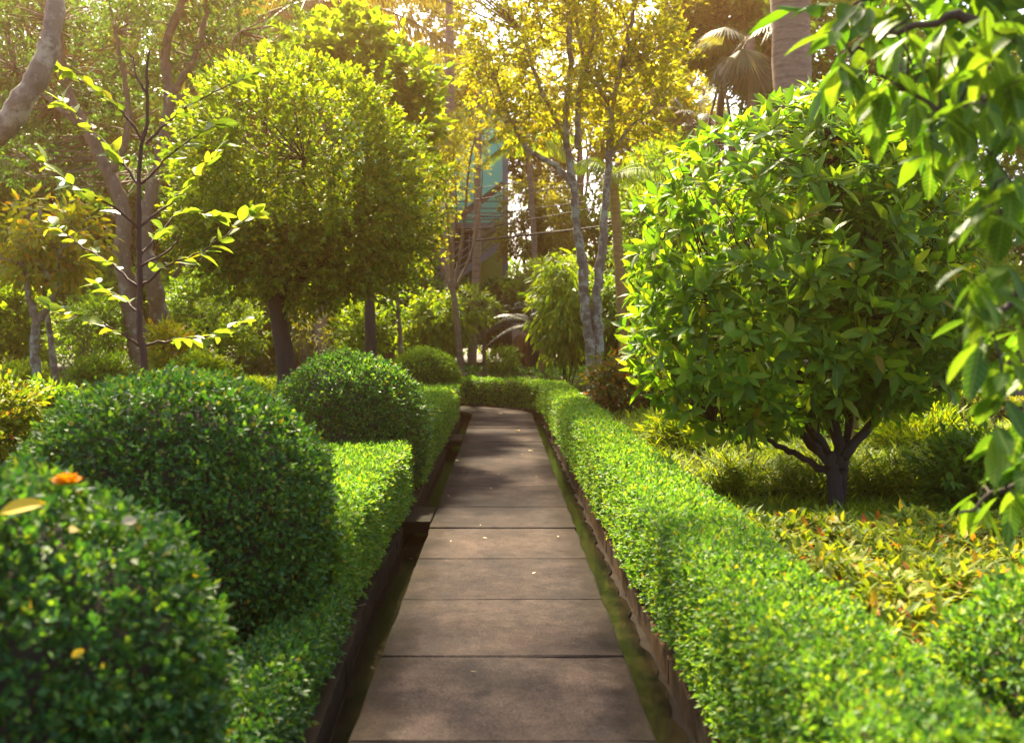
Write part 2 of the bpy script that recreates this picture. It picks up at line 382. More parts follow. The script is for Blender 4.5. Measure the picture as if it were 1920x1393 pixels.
def grid_axis(lo, hi, step, far):
    a = np.arange(lo, hi+step/2, step); e = [step*1.35**i for i in range(1, 26)]; e = np.cumsum(e); e = e[e < far]
    return np.concatenate([lo-e[::-1], a, hi+e])
gx = grid_axis(-9, 8, .16, 420); gy = grid_axis(-1, 32, .2, 420)
X, Y = np.meshgrid(gx, gy); Z = gz(X, Y); nx, ny = len(gx), len(gy)
ii = (np.arange(ny-1)[:, None]*nx+np.arange(nx-1)[None]).ravel()
gf = np.concatenate([np.stack([ii, ii+1, ii+nx+1], 1), np.stack([ii, ii+nx+1, ii+nx], 1)])
link('ground', make_mesh('ground', np.stack([X, Y, Z], -1).reshape(-1, 3), gf), M['soil'], None, 'structure')

def prism(mb, top, z0, z1, ins=.008, cz=.007):
    """slab from a closed outline (n,2): chamfered top edge"""
    n = len(top); c = top.mean(0); inn = top+nrm(c-top)*ins*1.4
    v = np.concatenate([np.c_[inn, np.full(n, z1)], np.c_[top, np.full(n, z1-cz)], np.c_[top, np.full(n, z0)], [[*c, z1]]])
    i = np.arange(n); j = (i+1) % n
    f = np.concatenate([np.stack([np.full(n, 3*n), i, j], 1), np.stack([i, n+i, n+j], 1), np.stack([i, n+j, j], 1),
                        np.stack([n+i, 2*n+i, 2*n+j], 1), np.stack([n+i, 2*n+j, n+j], 1)])
    mb.add(v, f)

# path: mortar bed with one object per slab
path = MB(); s = np.linspace(-2, 31, 140); Lp, Rp = off(s, np.full(140, -HALF+.02), -.035), off(s, np.full(140, HALF-.02), -.035)
v = np.stack([Lp, Rp, off(s, np.full(140, HALF-.02), -.32), off(s, np.full(140, -HALF+.02), -.32)], 1).reshape(-1, 3); f = []
for i in range(139):
    for a, b in ((0, 1), (1, 2), (3, 0)):
        p, q = i*4+a, i*4+b; f += [(p, q, q+4), (p, q+4, p+4)]
path.add(v, f); path_o = obj('path', path, M['channel'], None, 'structure', False)
js = [3.94-1.09*k for k in range(5, 0, -1)] + [3.94, 4.99, 6.07, 7.19, 8.32, 9.32, 10.6, 11.75, 12.85, 13.95, 15.1, 16.2, 17.3, 18.4, 19.5]
js += [20.6+.95*k for k in range(11)]
for a, b in zip(js[:-1], js[1:]):
    g = .006; m = 12; t = np.linspace(a+g, b-g, m)
    dl = -HALF+np.convolve(rng.normal(size=m+2), [.3, .4, .3], 'valid')*.006; dr = HALF+np.convolve(rng.normal(size=m+2), [.3, .4, .3], 'valid')*.006
    ex = np.linspace(-HALF, HALF, 9)[1:-1]
    sk = rng.normal()*.012
    o = np.concatenate([off(t, dr)[:, :2], off(np.full(7, b-g)+sk*ex[::-1]+rng.normal(size=7)*.0025, ex[::-1])[:, :2],
                        off(t[::-1], dl[::-1])[:, :2], off(np.full(7, a+g)+sk*ex+rng.normal(size=7)*.0025, ex)[:, :2]])
    mb = MB(); prism(mb, o, -.06, rng.uniform(-.008, .006)); obj('slab', mb, M['slab'], path_o, None, False)

# drains: troughs with floor, kerb stones along the beds, a thin run of water
def trough(name, side, kerb, zf, wob):
    s = np.linspace(-2, 31, 330); n = len(s)
    k = kerb(s); a = np.full(n, side*(HALF-.015))
    cols = []
    for t in np.linspace(0, 1, 9):
        h = zf + wob*np.sin(t*3.1)*(.5+.5*np.sin(s*2.3+t*4)) + (.0)*sstep(np.full(n, t), .35, .6)*(1+.3*np.sin(s*9+1))+rng.normal(size=n)*.003
        cols.append(off(s, a+(k-a)*t, h))
    v = np.stack(cols, 1).reshape(-1, 3); f = []
    for i in range(n-1):
        for j in range(8):
            p = i*9+j; f += [(p, p+1, p+10), (p, p+10, p+9)]
    mb = MB(); mb.add(v, f); return obj(name, mb, M['channel'], None, 'structure')
ch_l = trough('drain_left', -1, kerbL, -.185, .012)
ch_r = trough('drain_right', 1, lambda s: np.full(len(s), KERB_R), -.170, .005)

def kerb_run(name, kerb, side, z0, z1, wd, s0, s1, ln, mat='kerb'):
    root = bpy.data.objects.new(name, None); C.objects.link(root); root['kind'] = 'structure'
    a = s0
    while a < s1:
        b = a+ln*rng.uniform(.93, 1.07); t = np.linspace(a+.005, b-.005, 12)
        d = kerb(t); o = np.concatenate([off(t, d+rng.normal(size=12)*.003)[:, :2], off(t[::-1], (d+side*wd)[::-1])[:, :2]])
        if side > 0: o = o[::-1]
        mb = MB(); prism(mb, o, z0, z1+rng.uniform(-.012, .012), .006, .012); obj('kerb_stone', mb, M[mat], root, None, False); a = b
    return root
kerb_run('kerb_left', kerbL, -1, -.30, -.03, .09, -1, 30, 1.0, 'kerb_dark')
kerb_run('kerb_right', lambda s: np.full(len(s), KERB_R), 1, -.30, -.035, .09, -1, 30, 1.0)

def ribbon(name, s, d0, d1, z, mat):
    n = len(s); v = np.stack([off(s, d0, z), off(s, d1, z)], 1).reshape(-1, 3); f = []
    for i in range(n-1): f += [(2*i, 2*i+1, 2*i+3), (2*i, 2*i+3, 2*i+2)]
    mb = MB(); mb.add(v, f); return obj(name, mb, mat, None, 'structure')
s = np.linspace(-1, 26, 900)
ribbon('drain_water_right', s, np.full(900, HALF-.01), HALF+.195+.012*np.sin(s*5.1)+.012*np.sin(s*11.7+1)+.006*np.sin(s*23), -.155, M['water'])
ribbon('drain_water_left', s, kerbL(s)+.012, np.full(900, -HALF+.01), -.170, M['water'])

for (sa, sb, lab) in ((8.52, 9.28, 'concrete slab bridging the dark drain beside the middle round bush'), (15.2, 16.1, 'small far concrete slab bridging the drain near the bend')):
    t = np.linspace(sa, sb, 8); o = np.concatenate([off(t, np.full(8, -HALF-.008))[:, :2], off(t[::-1], kerbL(t[::-1])-.02)[:, :2]])[::-1]
    mb = MB(); prism(mb, o, -.085, .012, .006, .01); tag(obj('drain_cover', mb, M['slab'], None, None, False), lab, 'drain cover')

# ------------------------------------------------------------------ clipped hedges and globes
def hedge(name, label, s0, s1, d0, d1, ht, mat, side_vis=1, dens=1.0, endcap=True):
    """clipped box hedge that follows the path between two offsets"""
    root = thing(name, label, 'hedge', (*off(A((s0+s1)/2), A((d0+d1)/2))[:2], 0))
    wd = abs(d1-d0); per = [ht, wd, ht]; tot = sum(per); dlo, dhi = min(d0, d1), max(d0, d1)
    def surf(s, q, inset=0.):
        """q in 0..1 round the cross-section: low side up, over the top, down the far side"""
        q = q*tot; x = np.where(q < ht, dlo, np.where(q < ht+wd, dlo+(q-ht), dhi)); z = np.where(q < ht, q, np.where(q < ht+wd, ht, tot-q))
        cx, cz, rr = (dlo+dhi)/2, ht/2, .065
        # round the corners
        ex = np.abs(x-cx)-(wd/2-rr); ez = (z-(ht-rr)); m = (ex > 0) & (ez > 0); l = np.sqrt(ex**2+ez**2)+1e-9
        k = np.where(m & (l > rr), rr/l, 1.)
        x2 = np.where(m, cx+np.sign(x-cx)*(wd/2-rr+ex*k), x); z2 = np.where(m, ht-rr+ez*k, z)
        nx_ = np.where(q < ht, -1., np.where(q < ht+wd, 0., 1.)); nz_ = np.where((q < ht) | (q > ht+wd), .0, 1.)
        nx_ = np.where(m, np.sign(x-cx)*ex/l, nx_); nz_ = np.where(m, ez/l, nz_)
        return x2-nx_*inset, z2-nz_*inset, nx_, nz_
    def place(s, q, inset):
        x, z, a, b = surf(s, q); P = off(s, x, z); _, n2 = centre(s)
        N = np.concatenate([n2*a[:, None], b[:, None]], 1)
        amp = .020*bumps(P*2.1, 5)+.010*bumps(P*6.5, 9)+.010*bumps(P*19, 3)
        return P + N*(amp-inset)[:, None], N
    # twiggy core
    ns = max(8, int((s1-s0)*4)); sg = np.linspace(s0+.06, s1-.06, ns); qs = np.linspace(0, 1, 15); S, Q = np.meshgrid(sg, qs, indexing='ij')
    P, _ = place(S.ravel(), Q.ravel(), .075); f = []
    for i in range(ns-1):
        for j in range(14):
            p = i*15+j; f += [(p, p+1, p+16), (p, p+16, p+15)]
    for j in range(1, 14): f += [(0, j+1, j), ((ns-1)*15, (ns-1)*15+j, (ns-1)*15+j+1)]
    mb = MB(); mb.add(P, f); obj('branch_core', mb, M['twig'], root)
    mb = MB(); edges = np.arange(s0, s1, 1.0)
    for a in edges:
        b = min(a+1.0, s1); y = (a+b)/2; L = .026 + .0010*max(y-4.5, 0); ar = L*L*.32
        n = int(tot*(b-a)/ar*2.4*dens); S = rng.uniform(a, b, n); Q = rng.uniform(0.02, .98, n)
        # the side turned from the path is mostly hidden: thinner
        hid = (Q > (ht+wd)/tot) if side_vis > 0 else (Q < ht/tot); keep = (~hid) | (rng.random(n) < .4); S, Q = S[keep], Q[keep]
        P, N = place(S, Q, -.012+.085*rng.random(len(S))**1.4); n = len(P)
        D = N*.55+rng.normal(size=(n, 3))*.75+A([0, 0, .12]); Nn = N*.8+A([0, 0, .25])+rng.normal(size=(n, 3))*.5
        m_ = rng.random(n) < .6; sc_ = rng.uniform(.65, 1.25, n); mb.add(*leaf_arrays(P[m_], D[m_], Nn[m_], (L*sc_)[m_], (L*.62*sc_)[m_], T_R))
        q_ = np.where(~m_)[0][::5]; mb.add(*sprays(P[q_]-N[q_]*.01, N[q_]*.9+rng.normal(size=(len(q_), 3))*.55+A([0, 0, .35]), L*1.5, 6, L*1.05, L*.6, T_R, .9, .5))
    if endcap:
        for se, sg_ in ((s0, -1), (s1, 1)):
            L = .026+.0010*max(se-4.5, 0); n = int(wd*ht/(L*L*.32)*1.6*dens)
            x = rng.uniform(dlo, dhi, n); z = rng.uniform(.02, ht-.02, n); P = off(se+sg_*rng.uniform(-.06, .02, n), x, z)
            mb.add(*leaf_arrays(P, A([0, sg_*.5, .1])+rng.normal(size=(n, 3))*.7, A([0, sg_*.8, .3])+rng.normal(size=(n, 3))*.5, L, L*.6, T_R))
    obj('foliage', mb, mat, root, 'stuff')
    # stray shoots above the clipped face
    n = int((s1-s0)*9); S = rng.uniform(s0, s1, n); Q = rng.uniform(.15, .85, n); P, N = place(S, Q, .03); mb = MB()
    for p, d in zip(P, N): mb.tube([p, p+d*.05+rng.normal(size=3)*.012, p+d*rng.uniform(.06, .10)+rng.normal(size=3)*.02], [.0016, .0014, .0008], 3, False)
    obj('stray_twigs', mb, M['twig_pale'], root, 'stuff')
    return root

hedge('box_hedge', 'long low clipped hedge running along the sunny side of the path round the bend', 1.6, 30, .85, 1.33, .60, M['hedge'], 1)
hedge('box_hedge', 'low clipped hedge between the two nearer round bushes on the shaded side', 5.3, 9.3, -.87, -1.75, .60, M['hedge'], -1)
hedge('box_hedge', 'low clipped hedge between the middle and the farthest round bush', 10.4, 19.6, -.87, -1.6, .62, M['hedge'], -1)

hedge('box_hedge', 'shaggy low hedge strip at the foot of the two nearest round bushes', 2.0, 5.4, -.83, -1.12, .27, M['globe'], -1)

def globe(name, label, c, r, zc, rz, L, mat, dens=1.0, seed=1, low=.95):
    """clipped dome on steep flanks"""
    x0, y0 = c; z0 = g1(x0, y0); root = thing(name, label, 'bush', (x0, y0, z0))
    def place(d, inset):
        up = d[:, 2] > 0; k = np.abs(d[:, 2])
        rr = np.where(up, 1., 1-(1-low)*k**1.5)
        hx = np.sqrt(np.maximum(1-np.where(up, k, k**2.2)**2, 0)); l = np.linalg.norm(d[:, :2], axis=1)+1e-9
        hor = d[:, :2]/l[:, None]*(np.where(up, l, np.maximum(hx, .0))*rr)[:, None]*r
        z = np.where(up, zc+d[:, 2]*rz, zc+d[:, 2]*zc*.98)
        P = np.c_[hor[:, 0]+x0, hor[:, 1]+y0, z+z0]
        N = nrm(np.c_[d[:, :2]*(1/r), np.where(up, d[:, 2]/rz, d[:, 2]*.2)])
        amp = .04*r*bumps(d*2.2, seed)+.022*bumps(P*5.0, seed+3)+.020*bumps(P*16, seed+5)
        return P+N*(amp-inset)[:, None], N
    mb = MB(); mb.ball((0, 0, 0), 1., 40, 26); v = np.concatenate(mb.v); P, _ = place(v, .12); m2 = MB(); m2.add(P, np.concatenate(mb.f)); obj('branch_core', m2, M['twig'], root)
    area = 4*math.pi*r*(r+rz)/2*.95; n = int(area/(L*L*.32)*2.5*dens); d = rdir(n)
    P, N = place(d, -.022+.11*rng.random(n)**1.5)
    away = (N[:, :2]*nrm(P[:, :2])).sum(1) > .35; keep = ~away | (rng.random(n) < .35); P, N = P[keep], N[keep]; n = len(P)
    D = N*.5+rng.normal(size=(n, 3))*.75+A([0, 0, .18]); Nn = N*.7+A([0, 0, .35])+rng.normal(size=(n, 3))*.5; s = rng.uniform(.6, 1.3, n)
    m_ = rng.random(n) < .42; mb = MB(); mb.add(*leaf_arrays(P[m_], D[m_], Nn[m_], (L*s)[m_], (L*.6*s)[m_], T_R))
    q_ = np.where(~m_)[0][::5]; mb.add(*sprays(P[q_]-N[q_]*.012, N[q_]*.75+rng.normal(size=(len(q_), 3))*.6+A([0, 0, .4]), L*1.6*rng.uniform(.5, 1.5, len(q_)), 6, L*1.12, L*.62, T_R, .9, .5)); obj('foliage', mb, mat, root, 'stuff')
    n = int(170*r); P, N = place(rdir(n), np.full(n, .05)); mb = MB()
    for p, q in zip(P, N):
        t = nrm(q+rng.normal(size=3)*.6); mb.tube([p, p+t*.05+rng.normal(size=3)*.01, p+t*.09+q*.02], [.0018, .0015, .0008], 3, False)
    obj('stray_twigs', mb, M['twig_pale'], root, 'stuff'); return root, place

_, g0 = globe('round_bush', 'nearest clipped round bush with an orange blossom lying on top', (-1.60, 2.95), .70, .55, .64, .031, M['globe'], 1.0, 11)
globe('round_bush', 'large clipped round bush, second from the camera, green leaves over dark flank', (-1.72, 5.15), .77, .74, .68, .031, M['globe'], 1.0, 12)
globe('round_bush', 'middle clipped round bush behind the low hedge, under the round-headed tree', (-1.64, 10.0), .76, .70, .72, .034, M['globe'], 1.0, 13)
globe('round_bush', 'farthest clipped round bush, small and sunlit on top beside the path bend', (-1.78, 20.0), .74, .72, .62, .040, M['mid'], 1.0, 14)
globe('round_bush', 'clipped round bush cut off by the corner beside the sunny hedge', (1.95, 3.15), .55, .40, .46, .03, M['hedge'], 1.0, 15)
globe('round_bush', 'low yellowish round bush tucked behind the farthest globe', (-2.3, 24.6), .55, .6, .5, .045, M['lime'], .8, 16)

# ------------------------------------------------------------------ trees
def curve_pts(p, n=10):
    """smooth curve through control points (Catmull-Rom)"""
    p = np.asarray(p, float)
    if len(p) == 2: return p[0]+(p[1]-p[0])*np.linspace(0, 1, n)[:, None]
    q = np.concatenate([[2*p[0]-p[1]], p, [2*p[-1]-p[-2]]]); out = []
    for i in range(1, len(q)-2):
        for t in np.linspace(0, 1, 6, endpoint=False):
            a, b, c, d = q[i-1:i+3]
            out.append(.5*((2*b)+(-a+c)*t+(2*a-5*b+4*c-d)*t*t+(-a+3*b-3*c+d)*t**3))
    out.append(p[-1]); return A(out)

def limb(mb, pts, r0, r1, sides=8, wob=.0):
    c = curve_pts(pts)
    if wob: c[1:-1] += rng.normal(size=(len(c)-2, 3))*wob
    rad = np.linspace(r0, r1, len(c))*(1+.06*rng.normal(size=len(c)))
    mb.tube(c, np.abs(rad), sides); return c

def foliage(blobs, nclump, cr, ntw, k, L, W, T=T_R, tl=None, droop=.0, upb=.7, flat=.75, surf=.25, spread=.9, outward=.8, bend=.1):
    """leaf clumps spread through ellipsoids; returns the mesh builder and the clump centres"""
    vol = A([b[3]*b[4]*b[5] for b in blobs])**(2/3); share = vol/vol.sum(); mb = MB(); cc = []
    for b, sh in zip(blobs, share):
        n = max(1, int(round(nclump*sh))); d = rdir(n); rr = rng.uniform(surf, 1, n)**(.5)
        c = A(b[:3])+d*rr[:, None]*A(b[3:6])*(1+.12*bumps(d*2.5, n))[:, None]; cc.append(c)
        q = rdir(n*ntw); cidx = np.repeat(np.arange(n), ntw)
        size = cr*rng.uniform(.6, 1.3, n)[cidx]
        P = c[cidx]+q*A([1, 1, flat])*(size*rng.uniform(.25, 1, n*ntw)**.5)[:, None]
        D = q*.8 + d[cidx]*outward + A([0, 0, .15-droop]) + rng.normal(size=(n*ntw, 3))*.25
        mb.add(*sprays(P, D, tl or L*1.6, k, L, W, T, spread, upb, droop, bend=bend))
    return mb, np.concatenate(cc)

def connect(mb, skel, centres, r=.012, frac=1.0, sag=.08, sides=4):
    """thin branches from the nearest lower limb point to each clump"""
    for c in centres:
        if rng.random() > frac: continue
        dd = np.linalg.norm(skel-c, axis=1)+.9*np.maximum(skel[:, 2]-c[2]+.15, 0); a = skel[np.argmin(dd)]
        l = np.linalg.norm(c-a)
        if l < .05: continue
        m = (a+c)/2+rng.normal(size=3)*l*.09+A([0, 0, -sag*l]); m2 = a*.25+c*.75+rng.normal(size=3)*l*.06
        mb.tube([a, m, m2, c], [r*1.0, r*.75, r*.5, r*.25], sides, False)

def blob(px, py, rx, rz, Y, ry=None):
    """ellipsoid given by its place and half-sizes in photo pixels at depth Y"""
    c = at(px, py, Y); k = Y/F; return (*c, rx*k, (ry if ry else (rx+rz)/2*k), rz*k)

def tree(name, label, trunks, Y, blobs, leafmat, bark, nclump, cr, ntw, k, L, W, T=T_R, cat='tree', sides=8, br=.012, brfrac=.8, wob=.0, extra=None, **kw):
    """trunks: [(list of (px,py[,dY]), r0, r1)] drawn from photo points at depth Y"""
    b0 = trunks[0][0][0]; bx = at(b0[0], b0[1], Y+(b0[2] if len(b0) > 2 else 0)); zb = g1(bx[0], bx[1])
    root = thing(name, label, cat, (bx[0], bx[1], zb)); tm = MB(); sk = []
    for i, (pts, r0, r1) in enumerate(trunks):
        P = [at(p[0], p[1], Y+(p[2] if len(p) > 2 else 0)) for p in pts]
        if len(pts[0]) < 4 and P[0][2] < zb+1.0: P = [A([P[0][0], P[0][1], g1(P[0][0], P[0][1])-.05])]+P[(1 if P[0][2] < zb+.12 else 0):]
        c = limb(tm, P, r0, r1, sides, wob); sk.append(c[len(c)//3:])
    sk = np.concatenate(sk)
    fm, cc = foliage(blobs, nclump, cr, ntw, k, L, W, T, **kw)
    connect(tm, sk, cc, br, brfrac)
    obj('trunk', tm, bark, root); obj('crown', fm, leafmat, root, 'stuff')
    return root, cc, sk

# --- the round-headed tree
t, cc, sk = tree('round_headed_tree', 'dense round-headed tree with dark trunk behind the middle round bush',
     [([(537, 690), (530, 640), (522, 590), (515, 540), (530, 470)], .15, .10), ([(520, 570), (560, 500), (620, 420)], .07, .03), ([(520, 580), (485, 520), (430, 440)], .07, .03), ([(530, 560), (560, 420), (570, 300)], .09, .03)],
     14, [blob(572, 335, 228, 215, 14, 1.6), blob(450, 420, 120, 110, 14, .9), blob(690, 420, 115, 110, 14, .9), blob(570, 480, 180, 90, 14, 1.2)], M['ball'], M['bark_dark'], 540, .33, 22, 6, .076, .048, surf=.45, upb=.8, br=.011, brfrac=.3, outward=.9)

# --- twin-trunk tree by the sunny hedge
tree('twin_trunk_tree', 'pale lichen-covered twin-trunk tree with yellow crown behind the sunny hedge',
     [([(1113, 745), (1106, 640), (1096, 560), (1093, 500), (1080, 420), (1075, 345), (1060, 240), (1070, 120), (1060, -60)], .135, .045),
      ([(1120, 740), (1122, 640), (1118, 560), (1130, 470), (1136, 380), (1142, 300), (1150, 190), (1180, 60), (1200, -50)], .118, .04),
      ([(1076, 350), (1040, 310), (990, 280), (960, 230), (930, 150)], .07, .02), ([(1063, 260), (1010, 160), (980, 60)], .06, .02),
      ([(1085, 280), (1085, 180), (1110, 80), (1120, -20)], .07, .02), ([(1142, 300), (1180, 240), (1230, 200)], .045, .015), ([(1148, 200), (1100, 130), (1080, 40)], .05, .015)],
     19, [blob(1010, 120, 140, 150, 19, 1.5), blob(1130, 60, 140, 120, 19, 1.5), blob(930, 110, 75, 100, 19, .9), blob(1180, 170, 90, 110, 19, 1.0), blob(990, 232, 42, 45, 19, .6), blob(1070, -60, 220, 80, 19, 2), blob(960, -170, 330, 90, 19, 2.5), blob(1230, 110, 70, 90, 19.5, .9)],  # the widest top blob is unseen, added to shade the path
     M['yellow'], M['bark_lichen'], 460, .33, 10, 6, .105, .055, T=T_R, upb=.5, br=.016, sides=10, wob=.012)

# --- slender twiggy tree at the bend
tree('slender_tree', 'slender pale tree with upright twiggy branches in front of the teal wall',
     [([(866, 704), (860, 640), (853, 570), (848, 540)], .095, .07), ([(848, 545), (845, 480), (840, 420), (832, 340), (815, 250)], .05, .015), ([(850, 545), (862, 480), (872, 400), (880, 310), (895, 240)], .05, .015),
      ([(848, 550), (825, 490), (808, 430), (795, 360)], .045, .012), ([(855, 540), (885, 470), (900, 390), (905, 320)], .04, .012), ([(846, 480), (856, 400), (850, 300)], .03, .01), ([(838, 470), (815, 400), (820, 330)], .03, .01)],
     24.5, [blob(850, 290, 75, 55, 24.5, 1), blob(810, 340, 55, 90, 24.5, .9), blob(852, 262, 40, 42, 24.5, .7), blob(800, 440, 35, 50, 24.5, .6)],
     M['yellow'], M['bark_grey'], 110, .30, 9, 6, .10, .045, upb=.5, br=.014)

# --- two-stemmed crooked tree on the left with a wide dark crown
tree('crooked_tree', 'big crooked two-stemmed tree with wide dark green crown filling the upper corner',
     [([(268, 690), (255, 620), (243, 560), (230, 480), (232, 400), (205, 330), (160, 240), (120, 150), (110, 40)], .24, .07),
      ([(322, 690, .4), (302, 600, .3), (287, 530), (273, 470), (275, 400), (300, 300), (318, 200), (310, 90), (340, 10), (350, -60)], .20, .06),
      ([(240, 560), (262, 520), (280, 470)], .1, .08), ([(310, 190), (360, 120), (385, 40), (380, -40)], .07, .03), ([(205, 330), (240, 250), (235, 160), (215, 60)], .08, .03),
      ([(318, 200), (400, 140), (450, 60)], .06, .02), ([(160, 240), (90, 190), (30, 130)], .06, .02)],
     19, [blob(120, 120, 150, 120, 20, 2), blob(60, 270, 110, 110, 20, 1.5), blob(330, 70, 150, 110, 20, 2), blob(470, 30, 110, 80, 20, 1.5), blob(210, 260, 130, 110, 20.5, 1.5), blob(40, 30, 120, 80, 20, 1.5), blob(250, -40, 300, 60, 20, 2)],
     M['dark'], M['bark_grey'], 420, .36, 10, 7, .12, .042, upb=.6, br=.02, sides=10, wob=.015, droop=.1)

# --- yellowing small tree with lichen trunks
tree('lichen_stemmed_tree', 'small pale-stemmed tree with yellowing leaves on the lawn edge',
     [([(78, 742), (66, 680), (66, 640), (68, 600), (60, 570)], .085, .065), ([(70, 605), (88, 580), (105, 545), (108, 500), (112, 455)], .055, .03), ([(62, 580), (50, 540), (45, 500), (20, 490), (-10, 480)], .05, .025),
      ([(106, 540), (80, 500), (50, 450), (55, 400)], .04, .02), ([(112, 470), (140, 430), (165, 410)], .03, .012), ([(52, 450), (75, 420), (70, 380)], .03, .015)],
     16, [blob(60, 420, 70, 40, 16, .6), blob(30, 470, 50, 40, 16, .5), blob(110, 480, 40, 40, 16, .5), blob(150, 440, 40, 30, 16, .4), blob(70, 520, 40, 25, 16, .4)],
     M['yellowing'], M['bark_lichen'], 42, .20, 7, 5, .17, .075, T=T_8, upb=.5, br=.012, droop=.35, wob=.008)
tree('lichen_stemmed_tree', 'thin leaning pale stem just beside the yellowing small tree',
     [([(108, 730), (98, 660), (90, 600), (84, 550), (95, 480)], .062, .03)], 16.6, [blob(95, 450, 45, 40, 16.6, .5), blob(60, 500, 40, 30, 16.6, .4)], M['yellowing'], M['bark_lichen'], 16, .2, 6, 5, .15, .07, T=T_8, upb=.5, droop=.3)

# --- sapling with single leaves as parts
def big_leaf(name, L, W, bend, mat, fold=.14, curl=0.):
    us = [0, .14, .32, .52, .72, .88, 1.0]; ws = [0, .55, .92, 1.0, .80, .45, 0]; v = []; f = []
    for u, q in zip(us, ws):
        z = -bend*u*u*L
        for sd in (-1, 0, 1): v.append((u*L, sd*q*W/2, z+abs(sd)*q*W*fold+sd*curl*W*u))
    for i in range(6):
        for j in range(2):
            a = i*3+j; f += [(a, a+3, a+4), (a, a+4, a+1)]
    me = make_mesh(name, A(v), A(f)); me.materials.append(mat); return me
def leaf_parts(root, P, D, N, S, meshes):
    D = nrm(D); B = nrm(np.cross(N, D)); N = np.cross(D, B); org = A(root.location)
    for i in range(len(P)):
        o = bpy.data.objects.new('leaf', meshes[int(rng.integers(len(meshes)))]); C.objects.link(o); o.parent = root
        R = np.eye(4); s = S[i]; R[:3, 0] = D[i]*s; R[:3, 1] = B[i]*s; R[:3, 2] = N[i]*s; R[:3, 3] = P[i]-org
        o.matrix_local = Matrix(R.tolist())

bs = base(268, 8.2); root = thing('sapling', 'dark red-stemmed young tree with sparse large pale green leaves behind the big round bush', 'tree', bs)
tm = MB(); stem = limb(tm, [bs-A([0, 0, .05]), at(270, 690, 8.2), at(262, 620, 8.2), at(262, 520, 8.2), at(260, 400, 8.2), at(262, 300, 8.2), at(276, 220, 8.2), at(275, 130, 8.2), at(280, 98, 8.2)], .033, .008, 8, .003)
br = [((266, 648), (330, 636), (400, 628), (455, 605), .5), ((264, 650), (215, 618), (150, 590), (100, 575), -.3), ((262, 540), (200, 490), (150, 460), (105, 425), .3), ((264, 540), (310, 500), (380, 470), (470, 405), -.4),
      ((262, 430), (215, 390), (140, 350), (85, 305), -.5), ((262, 425), (320, 380), (360, 340), (415, 275), .4), ((262, 350), (225, 300), (180, 250), (120, 195), .3), ((264, 345), (310, 300), (360, 260), (400, 235), -.3),
      ((270, 265), (220, 200), (165, 160), (110, 130), -.2), ((274, 270), (330, 215), (390, 180), (470, 142), .3), ((262, 480), (300, 440), (340, 400), (405, 405), .6), ((262, 590), (230, 560), (190, 540), (160, 520), .5),
      ((276, 180), (255, 140), (250, 110), (235, 95), .2), ((264, 500), (315, 470), (340, 440), (330, 420), -.8)]
P = []; D = []
for a, b, c, d, dy in br:
    pts = [at(*a, 8.2), at(*b, 8.2+dy*.4), at(*c, 8.2+dy*.8), at(*d, 8.2+dy)]; cv = limb(tm, pts, .013, .0035, 5, .006)
    tn = nrm(np.gradient(cv, axis=0))
    for k in range(4, len(cv), 1):
        for sgn in (1, -1):
            if rng.random() < .72:
                sd = nrm(np.cross(tn[k], [0, 0, 1.]))*sgn; P.append(cv[k]); D.append(tn[k]*.7+sd*.8+A([0, 0, rng.uniform(-.35, .45)]))
    for q in range(4): P.append(cv[-1]); D.append(tn[-1]+rng.normal(size=3)*.55)
for q in range(9): P.append(stem[-1]-A([0, 0, .03*q])); D.append(A([0, 0, .4])+rng.normal(size=3)*.7)
P, D = A(P)[:300], A(D)[:300]; n = len(P); tmN = A([0, 0, 1.])+rng.normal(size=(n, 3))*.6
lm = [big_leaf('sapling_leaf', .165, .076, b, M['sapv'], .12, c) for b, c in ((.15, .0), (.3, .05), (.05, -.06), (.45, .03))]
obj('trunk', tm, M['bark_red'], root); leaf_parts(root, P, D, tmN, rng.uniform(.6, 1.2, n), lm)

# --- the large glossy bush on the sunny side
YB = 8.6
bb = base(1572, 8.5); root = thing('glossy_bush', 'large glossy bright green bush with dark forked trunk beyond the hedge', 'bush', bb)
tm = MB(); sk = []
for pts, r0, r1 in [([(1568, 965), (1562, 900), (1555, 860), (1520, 780), (1480, 660), (1440, 520)], .055, .018), ([(1572, 960), (1580, 880), (1590, 800), (1620, 650), (1640, 480)], .05, .018), ([(1560, 890), (1480, 845), (1420, 815), (1340, 790)], .035, .010),
                    ([(1560, 870), (1500, 810), (1440, 700), (1350, 560)], .045, .012), ([(1575, 880), (1560, 760), (1545, 600), (1550, 400), (1560, 260)], .06, .015), ([(1580, 860), (1660, 760), (1720, 640), (1740, 520)], .045, .012), ([(1556, 880), (1510, 800), (1480, 760), (1400, 740)], .03, .008)]:
    Pq = [at(a, b, YB+.4*rng.uniform(-.5, .8)*(i > 0)) for i, (a, b) in enumerate(pts)]
    if pts[0][1] > 950: Pq = [bb-A([0, 0, .05])]+Pq[1:]
    sk.append(limb(tm, Pq, r0, r1, 8, .008)[6:])
limb(tm, [bb-A([0, 0, .06]), bb+A([-.01, 0, .12]), at(1562, 885, YB), at(1556, 850, YB)], .080, .05, 10, .006)
sk = np.concatenate(sk)
blobs = [(2.55, 8.8, 2.25, 1.42, 1.35, 1.42), (3.0, 8.9, 3.1, .8, .85, .75), (2.0, 8.5, 1.55, 1.02, .95, .75), (3.2, 8.8, 1.9, .8, .9, 1.0)]
tips = []; tdir = []
